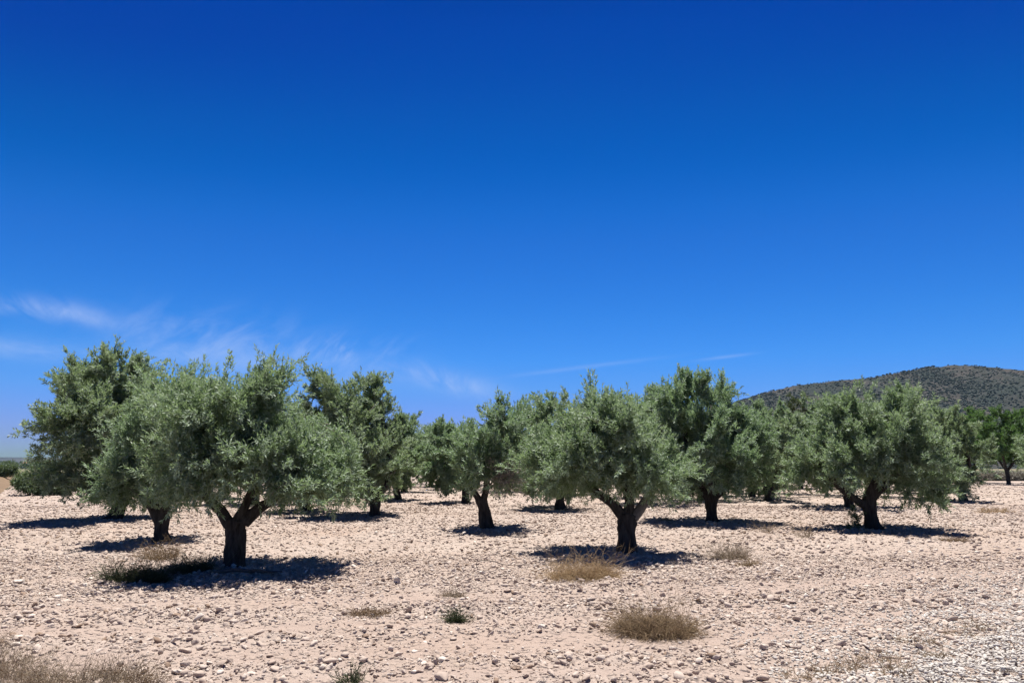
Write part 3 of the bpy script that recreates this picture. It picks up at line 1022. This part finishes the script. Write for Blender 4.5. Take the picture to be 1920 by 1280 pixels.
# ---- shared far trees: built once, copied along the rows of the grove
def far_tree(name, label, seed, leaf, n, L, Wd, h, w, trunk_h, mats='olive_bark', group=GROVE, cat='olive tree', cone=False):
    r = np.random.default_rng(seed)
    root = thing(name, label, cat, (0, 0, 0), group)
    m_ = Mesh()
    m_.add(*tube([[0, 0, -.1], [.02, 0, .2], [.0, .03, trunk_h]], [.26, .19, .17], 12, .3, seed, .1))
    tr = m_.build('trunk', mats, root)
    LB = []
    if cone:
        for q in range(9):
            z = trunk_h + (h - trunk_h) * q / 8.5
            rr = w * .5 * (1 - q / 9.2) + .15
            LB.append((np.array([r.normal() * .1, r.normal() * .1, z]), np.array([rr, rr, .75]), 1.))
    else:
        for q in range(11):
            a = q * 2.4; rad = w * .30 * math.sqrt((q % 6 + .3) / 6)
            z = trunk_h + (h - trunk_h) * r.uniform(.25, .72)
            LB.append((np.array([rad * math.cos(a), rad * math.sin(a), z]), np.array([w * .24, w * .24, (h - trunk_h) * .28]) * r.uniform(.85, 1.1), 1.))
        LB.append((np.array([r.uniform(-.4, .4), 0, trunk_h + (h - trunk_h) * .72]), np.array([w * .2, w * .2, (h - trunk_h) * .28]), 1.))
    for q in range(3):
        a = q * 2.1 + seed
        e = np.array([math.cos(a) * w * .25, math.sin(a) * w * .25, trunk_h + (h - trunk_h) * .4]) if not cone else np.array([0, 0, h * .6])
        m2 = Mesh(); m2.add(*tube([[0, .02, trunk_h - .12], e * .5 + np.array([0, 0, trunk_h * .45]), e], [.13, .10, .04], 8, .2, seed + q))
        m2.build('limb', mats, tr)
    C, D = sample_clumps(LB, int(n / 30), r, voids=True, spray=.7)
    v, f, ti = make_leaves(C, D, r, 3, 10, L, Wd, tw_len=(.15, .34), jit=.09)
    add_mesh('crown', v, f, leaf, root, tint=ti)
    return root


def copy_tree(o, parent=None):
    c_ = o.copy()
    COL.objects.link(c_)
    if parent is not None: c_.parent = parent
    for ch in list(o.children):
        copy_tree(ch, c_)
    return c_


protos = [far_tree('olive_tree', 'x', 60 + q, 'olive_leaf', 24000, .16, .05, h_, w_, th) for q, (h_, w_, th) in enumerate([(4.5, 5.7, 1.0), (4.9, 5.3, 1.1), (4.2, 5.5, .95), (4.7, 5.0, 1.05)])]
used = [False] * 4
SMALL = 'small far olive tree seen only in pieces between the nearer crowns'
FAR = [  # x, y, label
    (-11.3, 33.2, None), (-9.2, 42.0, None), (-14.8, 38.5, None), (-13.0, 47.5, None),
    (-7.05, 48.8, 'far olive tree, its trunk just right of the small tree behind the tall one'),
    (-10.6, 54, None), (-6.6, 61.5, None), (-3.6, 54.2, None), (-.3, 49.6, None), (3.2, 44.8, None), (-9.6, 70, None), (-3, 66, None),
    (6.0, 33.2, 'far olive tree right behind the trunk of the stout middle tree'),
    (9.3, 36.8, 'far olive tree left behind the trunk of the tall rounded tree'),
    (6.6, 41, None), (13.2, 41.5, None), (15.9, 46.2, 'far olive tree seen under the crown in the gap left of the wide spreading tree'),
    (10.5, 52, None), (18.8, 42.3, None), (23.4, 47, None), (21.5, 56, None), (14.5, 58, None), (7.4, 59, None), (1.5, 60, None),
    (27.5, 52, None), (33.5, 45.2, 'olive tree cut off by the right edge, its shade reaching into the picture'), (26, 64, None), (33, 62, None), (3, 74, None), (11, 72, None), (19, 70, None), (-16.5, 53, None)]
for q, (x, y, lab) in enumerate(FAR):
    k_ = (q * 7 + 3) % 4
    o = protos[k_] if not used[k_] else copy_tree(protos[k_])
    used[k_] = True
    o.location = (x, y, float(gz(x, y)) - .03)
    o.rotation_euler = (0, 0, (q * 1.7) % 6.28)
    s_ = .94 + .14 * ((q * 37) % 10) / 10
    o.scale = (s_, s_, s_ * .97)
    tag(o, lab or SMALL, 'olive tree', GROVE)

# greener trees beyond the right end of the grove
GREEN = 'greener trees beyond the right end of the grove'
g0 = far_tree('leafy_tree', 'x', 81, 'green_leaf', 50000, .17, .065, 7.0, 7.0, 1.35, cat='tree', group=GREEN)
for q, (px, Yd, lab, sc) in enumerate([(1888, 69.4, 'bright green rounded tree at the right edge with a slim dark trunk', 1.0),
                                       (1822, 78, 'bright green tree half hidden behind the right end of the wide spreading olive', 1.08),
                                       (1965, 74, 'yellowish green tree cut off by the right edge of the picture', 1.0)]):
    o = g0 if q == 0 else copy_tree(g0)
    x, z = at_y(px, 880, Yd)
    o.location = (x, Yd, float(gz(x, Yd)) - .03); o.rotation_euler = (0, 0, q * 2.1 + .4); o.scale = (sc, sc, sc)
    tag(o, lab, 'tree', GREEN)
pn = far_tree('pine_tree', 'dark green pine whose narrow top rises above the olives in front of the mountain', 85, 'pine_needle', 26000, .2, .05, 10.3, 4.2, 2.0, cat='pine tree', cone=True, group=None)
x, z = at_y(1495, 735, 80)
pn.location = (x, 80, 0)


# ------------------------------------------------------------------ weeds
def stems(n, r, rx, ry, h, lean=.7, curl=.5, droop=.3, seg=6, rad=.0022, center=.6, z0=0., rise=.8):
    """n thin curved stems rooted in an ellipse: vertices and quads of three-sided blades"""
    a = r.uniform(0, 6.28, n); q = np.sqrt(r.random(n)) * center
    bx, by = np.cos(a) * q * rx, np.sin(a) * q * ry
    b = np.stack([bx, by, np.full(n, z0)], 1)
    out = np.stack([np.cos(a) * rx, np.sin(a) * ry, np.zeros(n)], 1) * (.35 + q[:, None])
    L = h * r.uniform(.25, 1.25, n)
    d = norm(np.stack([out[:, 0] * lean / max(rx, ry), out[:, 1] * lean / max(rx, ry), np.full(n, rise)], 1) + r.normal(size=(n, 3)) * .45)
    d[:, 2] = np.abs(d[:, 2]) + .15
    pts = [b]
    p = b.copy()
    cu = r.normal(size=(n, 3)) * curl
    for s_ in range(seg):
        d = norm(d + cu / seg + r.normal(size=(n, 3)) * curl * .35 - np.array([0, 0, droop]) * (s_ / seg))
        p = p + d * (L / seg)[:, None]
        p[:, 2] = np.maximum(p[:, 2], z0 + .004)
        pts.append(p.copy())
    return np.stack(pts, 1)


def ribbons(pts, rad):
    """three-sided tapering prisms along each polyline (n, m, 3)"""
    n, m_, _ = pts.shape
    T = norm(np.gradient(pts, axis=1))
    U = norm(np.cross(T, np.array([.3, .2, .93])))
    V = np.cross(T, U)
    rr = rad * np.linspace(1.15, .5, m_)[None, :, None]
    ang = np.array([0, 2.094, 4.189])
    v = pts[:, :, None] + (np.cos(ang)[None, None, :, None] * U[:, :, None] + np.sin(ang)[None, None, :, None] * V[:, :, None]) * rr[..., None]
    idx = np.arange(n * m_ * 3).reshape(n, m_, 3)
    f = []
    for s_ in range(3):
        s2 = (s_ + 1) % 3
        f.append(np.stack([idx[:, :-1, s_], idx[:, :-1, s2], idx[:, 1:, s2], idx[:, 1:, s_]], -1).reshape(-1, 4))
    return v.reshape(-1, 3), np.concatenate(f)


def bushy(n, r, rx, ry, h, rad, sub=3, **kw):
    a = stems(n, r, rx, ry, h, **kw)
    P = [a]
    # side shoots from along the stems
    k_ = r.integers(0, n, n * sub); s_ = r.integers(1, a.shape[1] - 1, n * sub)
    b = a[k_, s_]
    d = norm(a[k_, s_ + 1] - b) + r.normal(size=(n * sub, 3)) * .55
    d = norm(d)
    L = h * r.uniform(.12, .4, n * sub)
    pp = [b]; p = b
    for q in range(a.shape[1] - 1):
        d = norm(d + r.normal(size=d.shape) * .25)
        p = p + d * (L / (a.shape[1] - 1))[:, None]
        p = np.concatenate([p[:, :2], np.maximum(p[:, 2:], .004)], 1)
        pp.append(p)
    P.append(np.stack(pp, 1))
    v1, f1 = ribbons(P[0], rad); v2, f2 = ribbons(P[1], rad * .7)
    return np.concatenate([v1, v2]), np.concatenate([f1, f2 + len(v1)])


def weed(name, label, px, py, wpx, hpx, n, material, seed, cat='weed', depth=.75, group=None, rad=.0024, sub=3, kind=None, **kw):
    r = np.random.default_rng(seed)
    X, Y = at(px, py)
    s_ = Y / 1386
    rx = wpx * s_ / 2; h = hpx * s_
    if n >= 500:                                   # a big clump is several lumps grown together
        V_, F_, o_ = [], [], 0
        for q in range(4):
            sc = r.uniform(.45, .75)
            v, f = bushy(n // 4, r, rx * sc, rx * sc * depth, h * r.uniform(.6, 1.1), rad, sub, **kw)
            v[:, 0] += (q - 1.5) / 1.5 * rx * .45 + r.normal() * rx * .06; v[:, 1] += r.uniform(-.3, .3) * rx * depth
            V_.append(v); F_.append(f + o_); o_ += len(v)
        v, f = np.concatenate(V_), np.concatenate(F_)
    else:
        v, f = bushy(n, r, rx * .8, rx * .8 * depth, h, rad, sub, **kw)
    k2 = dict(kw); k2['droop'] = .15; k2['center'] = 1.05; k2['curl'] = .45
    v2, f2 = bushy(max(6, n // 12), r, rx * .9, rx * .9 * depth, h * 1.35, rad * .8, 2, **k2)
    f = np.concatenate([f, f2 + len(v)]); v = np.concatenate([v, v2])
    v[:, 2] += gz(v[:, 0] + X, v[:, 1] + Y) - 0.01
    o = add_mesh(name, v, f, material, tint=np.clip(.5 + .28 * r.normal(size=len(f)) + .0 * f[:, 0], 0, 1))
    o.location = (X, Y, 0)
    return tag(o, label, cat, group, kind)


DRY = 'dry weed clumps on the field'
weed('tumbleweed', 'round straw-yellow tumbleweed in front of the stout middle trunk', 1097, 1082, 94, 70, 1200, 'straw', 101, 'dry bush', group=DRY, curl=1.2, droop=.9, lean=.9, rise=.5, center=1.0)
weed('tumbleweed', 'largest tumbleweed, brown and olive, in the near right foreground', 1228, 1180, 120, 74, 1400, 'straw_olive', 102, 'dry bush', group=DRY, curl=1.25, droop=.9, lean=.9, rise=.55, center=1.05, rad=.0021)
weed('dry_weed', 'flat reddish brown dry weed in the foreground left of the small grey-green one', 692, 1152, 125, 24, 320, 'straw_brown', 103, 'dry weed', group=DRY, curl=.9, droop=.9, lean=1.4, rad=.002)
weed('weed', 'small grey-green weed tuft in the middle foreground', 855, 1158, 46, 30, 200, 'weed_green', 104, 'weed', curl=.5, droop=.25, rad=.0021)
weed('dry_weed', 'pale loose dry weeds at the right edge of the shade of the stout middle tree', 1368, 1050, 130, 44, 300, 'straw_grey', 105, 'dry weed', group=DRY, curl=.6, droop=.35, rad=.0022)
weed('dry_weed', 'small dark dry tuft just below the pale loose weeds right of the stout tree', 1402, 1062, 42, 20, 110, 'straw_olive', 106, 'dry weed', group=DRY, curl=.6, droop=.4)
weed('dry_weed', 'low rusty dry weed right of the shade of the wide spreading tree', 1788, 1016, 70, 18, 200, 'straw_brown', 107, 'dry weed', group=DRY, curl=.8, droop=.8, lean=1.3)
weed('dry_weed', 'small straw clump at the left end of the shade under the tall rounded tree', 1248, 978, 24, 18, 90, 'straw', 108, 'dry weed', group=DRY, curl=.8, droop=.6)
weed('weed', 'dark green weed patch in the shade left of the nearest thick trunk', 262, 1088, 150, 42, 620, 'weed_green', 109, 'weed', curl=.4, droop=.2, depth=.55, rad=.0032)
weed('weed', 'green weeds running up to the foot of the nearest thick trunk', 360, 1070, 130, 34, 380, 'weed_green', 110, 'weed', curl=.4, droop=.2, depth=.5, rad=.003)
weed('dry_weed', 'tall straw-brown dry weeds in front of the second left trunk', 300, 1048, 120, 40, 200, 'straw_olive', 111, 'dry weed', group=DRY, curl=.5, droop=.2, depth=.5, rad=.0026)
weed('dry_weed', 'thin pale dry stalks at the left end of the shade of the wide spreading tree', 1432, 1000, 50, 34, 26, 'straw_grey', 112, 'dry weed', group=DRY, curl=.35, droop=.1, rad=.004)
weed('dry_weed', 'thin pale dry stalks in the middle of the shade of the wide spreading tree', 1510, 1008, 60, 34, 34, 'straw_grey', 113, 'dry weed', group=DRY, curl=.35, droop=.1, rad=.004)
weed('dry_weed', 'reddish dry weeds on the bank of soil right of the wide spreading tree', 1865, 962, 110, 14, 160, 'straw', 114, 'dry weed', group=DRY, curl=.6, droop=.4, rad=.004)
weed('weed', 'small green sprig at the bottom edge, left of the middle', 657, 1276, 62, 34, 70, 'weed_green', 115, 'weed', curl=.3, droop=.1, rad=.0026)
weed('dry_weed', 'dark low dry scrap near the bottom edge, right of the dry grass corner', 372, 1248, 40, 9, 110, 'straw_brown', 116, 'dry weed', group=DRY, curl=.9, droop=.9, lean=1.5)
weed('dry_weed', 'faint dry weeds right of the nearest left tree shade, by the whitish stones', 850, 1120, 80, 20, 140, 'straw_grey', 117, 'dry weed', group=DRY, curl=.6, droop=.5)

# dry grass filling the near left corner
def grass_patch(name, label, spots, material, seed, n, h, rad, cat='grass'):
    r = np.random.default_rng(seed)
    V, F, o_ = [], [], 0
    for (px, py, w) in spots:
        X, Y = at(px, py)
        rx = w * Y / 1386 / 2
        v, f = bushy(n, r, rx, rx * .6, h, rad, 2, curl=.5, droop=.25, center=.95)
        v[:, 0] += X; v[:, 1] += Y
        v[:, 2] += gz(v[:, 0], v[:, 1]) - .01
        V.append(v); F.append(f + o_); o_ += len(v)
    o = add_mesh(name, np.concatenate(V), np.concatenate(F), material)
    return tag(o, label, cat, kind='stuff')


grass_patch('dry_grass', 'dry greyish straw grass filling the near left corner', [(10, 1235, 90), (60, 1262, 120), (130, 1268, 120), (30, 1285, 140), (190, 1280, 110), (110, 1295, 160), (-40, 1255, 120), (240, 1270, 70), (-30, 1215, 70)], 'straw_grey', 131, 95, .26, .0017)
grass_patch('brown_grass', 'brown dry weeds mixed into the grass of the near left corner', [(20, 1258, 70), (95, 1280, 90), (215, 1265, 60), (275, 1282, 50)], 'straw_brown', 132, 90, .2, .0018)
grass_patch('verge_grass', 'sparse grey-green weeds along the verge of the gravel road', [(1650, 1238, 80), (1560, 1262, 70), (1720, 1210, 80), (1790, 1190, 70), (1600, 1250, 60), (1840, 1180, 50), (1500, 1275, 60), (1680, 1265, 60), (1760, 1235, 50)], 'straw_olive', 133, 70, .13, .0018)

# bent stick standing on the field, and the fallen branch under the nearest tree
X, Y = at(896, 1070)
p = px_path([(896, 1072), (895, 1053), (925, 1054), (948, 1062), (985, 1064)], Y, (X, Y, 0))
m_ = Mesh(); m_.add(*tube(p + np.array([[0, 0, 0], [0, 0, 0], [0, .02, 0], [0, .1, 0], [0, .2, 0]]), [.006, .006, .006, .005, .003], 6, .2))
o = m_.build('stick', 'stick_bark'); o.location = (X, Y, float(gz(X, Y)))
tag(o, 'thin bent dark stick poking up from the soil, left of the straw tumbleweed', 'stick')
X, Y = at(450, 1078)
m_ = Mesh(); m_.add(*tube([[-.45, .0, .03], [-.1, .05, .07], [.25, .02, .05], [.6, .1, .04]], [.028, .026, .022, .012], 8, .3))
m_.add(*tube([[.1, .03, .06], [.3, -.1, .1], [.5, -.18, .06]], [.014, .01, .005], 6, .3))
o = m_.build('fallen_branch', 'stick_bark'); o.location = (X, Y, float(gz(X, Y)))
tag(o, 'dark fallen branch lying at the foot of the nearest thick trunk', 'branch')

# ------------------------------------------------------------------ left bank, plain, hills and mountain
bu = np.linspace(-12, 120, 120); bv = np.linspace(-.1, 9, 26)
BU, BV = np.meshgrid(bu, bv)
bxx = BANK_A[0] + _bd[0] * BU + BANK_N[0] * BV; byy = BANK_A[1] + _bd[1] * BU + BANK_N[1] * BV
bz = np.clip(BV / 2.2, 0, 1) ** .8 * 1.0 * np.clip((130 - BU) / 40, 0, 1) * np.clip((BU + 11.5) / 9, 0, 1) - .06 + (fbm(bxx * .9, byy * .9, 13, 4) - .45) * .35 * np.clip(BV, 0, 1)
bz = bz + gz(bxx, byy) - np.clip((BV - 4.5) / 4, 0, 1) * 1.3
rn, rm = BU.shape
ii, jj = np.meshgrid(np.arange(rn - 1), np.arange(rm - 1), indexing='ij')
bf = np.stack([ii * rm + jj, ii * rm + jj + 1, (ii + 1) * rm + jj + 1, (ii + 1) * rm + jj], -1).reshape(-1, 4)
bank = add_mesh('bank', np.stack([bxx, byy, bz], -1).reshape(-1, 3), bf[:, ::-1], 'dry_bank', smooth=True)
tag(bank, 'low bank of brown dry earth along the left edge of the field', 'bank', kind='structure')
r = np.random.default_rng(71)
n = 1500
uu = r.uniform(-2, 70, n); vv = r.uniform(1.6, 4.2, n)
xx = BANK_A[0] + _bd[0] * uu + BANK_N[0] * vv; yv = BANK_A[1] + _bd[1] * uu + BANK_N[1] * vv
V, F, T = scatter(xx, yv, .08 + .2 * r.random(n) ** 2, ICO1, r, tint=np.clip(r.normal(.5, .2, n), 0, 1), zoff=np.clip(vv / 2.2, 0, 1) ** .8 * 1.0)
o = add_mesh('rubble', V, F, 'field_stone', tint=T)
tag(o, 'pinkish rubble stones heaped along the top of the left bank', 'rubble', kind='stuff')


def bush_at(label, px, base_py, top_py, wpx, Yd, leaf, seed, n=6000, L=.2, Wd=.09, name='bush', z0=0.):
    r = np.random.default_rng(seed)
    x, z1 = at_y(px, top_py, Yd)
    h = max(z1 - z0, .4); w = wpx * Yd / 1386
    root = thing(name, label, 'bush', (x, Yd, z0))
    LB = [(np.array([r.uniform(-.3, .3) * w, r.uniform(-.3, .3) * w, h * r.uniform(.35, .62)]), np.array([w * .32, w * .32, h * .38]), 1.) for q in range(6)]
    C, D = sample_clumps(LB, n // 30, r)
    v, f, ti = make_leaves(C, D, r, 3, 10, L, Wd, tw_len=(.2, .5), jit=.15)
    add_mesh('foliage', v, f, leaf, root, tint=ti)
    m_ = Mesh()
    for q in range(4):
        e = np.array([r.uniform(-.2, .2) * w, r.uniform(-.2, .2) * w, h * .6])
        m_.add(*tube([[0, 0, -.1], e * .5, e], [.07, .05, .02], 6))
    m_.build('stems', 'olive_bark', root)
    return root


bush_at('green bush on the bank at the very left edge', 8, 891, 879, 26, 78, 'bush_leaf', 301, z0=.8)
for q, (px, w_, tp) in enumerate([(1845, 34, 893), (1868, 30, 891), (1905, 34, 890), (1930, 30, 892)]):
    bush_at('grey scrub bush ' + ('left' if q < 2 else 'right') + ' of the bright green tree\'s trunk, ' + ('close to it' if q in (1, 2) else 'farther off'), px, 900, tp, w_, 88, 'grey_leaf', 310 + q, 4000, .2, .07)

# far belt of dark trees on the plain and two white farmhouses
r = np.random.default_rng(88)
V, F, T, o_ = [], [], [], 0
for q in range(46):
    x = r.uniform(-430, -120); y = r.uniform(380, 620)
    LB = [(np.array([x + r.normal() * 3, y + r.normal() * 2, 2.2 + r.random()]), np.array([r.uniform(3, 6), 3, r.uniform(1.6, 2.6)]), 1.) for _ in range(3)]
    C, D = sample_clumps(LB, 60, r)
    v, f, ti = make_leaves(C, D, r, 2, 8, .9, .45, tw_len=(.6, 1.4), jit=.4)
    V.append(v); F.append(f + o_); T.append(ti); o_ += len(v)
o = add_mesh('far_trees', np.concatenate(V), np.concatenate(F), 'bush_leaf', tint=np.concatenate(T))
tag(o, 'dark belt of far trees on the plain at the left horizon', 'trees', kind='stuff')


def house(px, Yd, w, h, d, label):
    x, _ = at_y(px, 876, Yd)
    root = thing('farmhouse', label, 'house', (x, Yd, 0), 'white farmhouses on the far plain')
    bm = bmesh.new()
    bmesh.ops.create_cube(bm, size=1)
    bmesh.ops.scale(bm, vec=(w, d, h), verts=bm.verts); bmesh.ops.translate(bm, vec=(0, 0, h / 2), verts=bm.verts)
    me = bpy.data.meshes.new('wall'); bm.to_mesh(me); bm.free(); me.materials.append(MATS['white_wall'])
    o = bpy.data.objects.new('wall', me); COL.objects.link(o); o.parent = root
    e = .4
    v = np.array([[-w / 2 - e, -d / 2 - e, h + .02], [w / 2 + e, -d / 2 - e, h + .02], [w / 2 + e, d / 2 + e, h + .02], [-w / 2 - e, d / 2 + e, h + .02], [-w / 2 - e, 0, h + d * .28], [w / 2 + e, 0, h + d * .28]])
    bm = bmesh.new(); vs = [bm.verts.new(q) for q in v]
    for q in ((0, 1, 5, 4), (2, 3, 4, 5), (1, 2, 5), (3, 0, 4), (3, 2, 1, 0)): bm.faces.new([vs[a] for a in q])
    me = bpy.data.meshes.new('roof'); bm.to_mesh(me); bm.free(); me.materials.append(MATS['roof_tile'])
    o = bpy.data.objects.new('roof', me); COL.objects.link(o); o.parent = root


house(27, 900, 6, 4.6, 7, 'tiny white farmhouse on the plain at the left horizon, the left one')
house(51, 900, 7, 6.0, 7, 'tiny white farmhouse on the plain beside the edge of the tallest tree, the right one')

# mountain on the right: crest line from the photograph, real slopes before and behind it
CREST = 1250.0
prof = [(700, 875), (1000, 860), (1150, 828), (1250, 795), (1330, 768), (1400, 745), (1440, 733), (1490, 722), (1560, 712), (1600, 710), (1660, 702), (1720, 691), (1750, 686), (1785, 683), (1850, 686), (1920, 692), (2050, 703), (2250, 730), (2600, 790), (3000, 860)]
cxp = np.array([at_y(a, b_, CREST)[0] for a, b_ in prof]); czp = np.array([at_y(a, b_, CREST)[1] for a, b_ in prof])


def mz(x, y):
    """mountain height; the spurs run down towards the grove"""
    H = np.interp(x, cxp, czp, left=0, right=0)
    s_ = np.clip((y - 560) / (CREST - 560), 0, 1)
    back = np.clip((2300 - y) / (2300 - CREST), 0, 1)
    shp = np.where(y < CREST, s_ ** 1.35, back ** 1.2)
    spur = (fbm(x * .011 + y * .002, y * .0035, 23, 4) - .47)
    gully = np.abs(vnoise(x * .02 + y * .006, y * .004, 29) - .5)
    mid = np.sin(np.pi * np.clip(shp, 0, 1)) ** .8
    H2 = H * shp + H * spur * .42 * mid - H * gully * .10 * mid
    return H2 + (fbm(x * .06, y * .06, 35, 3) - .47) * 5 * np.clip(H / 60, 0, 1) * (shp > 0) - .5


mx = np.arange(cxp[0], cxp[-1], 7.); my = np.concatenate([np.arange(540, 1270, 7.), np.arange(1270, 2320, 30.)])
MX, MY = np.meshgrid(mx, my)
MZ = mz(MX, MY)
rn, rm = MX.shape
ii, jj = np.meshgrid(np.arange(rn - 1), np.arange(rm - 1), indexing='ij')
mf = np.stack([ii * rm + jj, ii * rm + jj + 1, (ii + 1) * rm + jj + 1, (ii + 1) * rm + jj], -1).reshape(-1, 4)
o = add_mesh('mountain', np.stack([MX, MY, MZ], -1).reshape(-1, 3), mf, 'mountain_rock', smooth=True)
tag(o, 'long scrubby mountain ridge rising on the right behind the grove', 'mountain', kind='structure')
# scrub on it
n = 60000
x = r.uniform(at_y(1300, 800, 700)[0], 1150, n); y = r.uniform(600, 1262, n)
d = fbm(x * .012, y * .008, 51, 4)
keep = (r.random(n) < np.clip((d - .22) * 3.2, .15, 1)) & (x > y * .22)
x, y = x[keep], y[keep]
z = mz(x, y)
n = len(x)
vb, fb = rock_shape(ICO1, r, 3), ICO1[1]
rs = r.uniform(.8, 2.1, n)
jitv = 1 + r.normal(size=(n, len(vb), 1)) * .2
v = vb[None] * jitv * rs[:, None, None] * np.array([1, 1, .8]) + np.stack([x, y, z + rs * .35], 1)[:, None]
f = fb[None] + (np.arange(n) * len(vb))[:, None, None]
o = add_mesh('mountain_scrub', v.reshape(-1, 3), f.reshape(-1, 3), 'scrub_leaf', tint=np.repeat(r.random(n), len(fb)))
tag(o, 'dark scrub bushes dotted all over the mountain slope', 'scrub', kind='stuff')

# far low hills at the left horizon
hx = np.arange(-7300, 1500, 40.); hy = np.array([4300, 4600, 4900, 5200, 5500, 5900, 6300, 6800.])
HX, HY = np.meshgrid(hx, hy)
tt = (HY - 4300) / 2500
HZ = (np.clip(np.sin(tt * np.pi * .9), 0, 1) * 75) * (.8 + .5 * fbm(HX * .0009, HY * .0004, 15, 4)) * np.clip((1500 - HX) / 1500, 0, 1) - 2
rn, rm = HX.shape
ii, jj = np.meshgrid(np.arange(rn - 1), np.arange(rm - 1), indexing='ij')
hf = np.stack([ii * rm + jj, ii * rm + jj + 1, (ii + 1) * rm + jj + 1, (ii + 1) * rm + jj], -1).reshape(-1, 4)
o = add_mesh('hills', np.stack([HX, HY, HZ], -1).reshape(-1, 3), hf, 'far_hill', smooth=True)
tag(o, 'low hazy hills along the left horizon', 'hills', kind='structure')

# ------------------------------------------------------------------ air: faint haze round the whole scene
m, k, out = mat('haze_air')
pv = k.new('ShaderNodeVolumePrincipled')
pv.inputs['Color'].default_value = (.38, .70, 1.0, 1)
pv.inputs['Density'].default_value = 3.6e-5
pv.inputs['Anisotropy'].default_value = 0.0
k.l.new(pv.outputs[0], out.inputs['Volume'])
hz_lo, hz_hi = np.array([-7800, -120, -4.0]), np.array([2600, 7000, 200.0])
cv = np.array([[a, b, c_] for a in (0, 1) for b in (0, 1) for c_ in (0, 1)]) * (hz_hi - hz_lo) + hz_lo
hf = np.array([[0, 1, 3, 2], [4, 6, 7, 5], [0, 4, 5, 1], [2, 3, 7, 6], [0, 2, 6, 4], [1, 5, 7, 3]])
o = add_mesh('haze', cv, hf, 'haze_air')
tag(o, 'thin bluish haze in the far air', 'haze', kind='stuff')
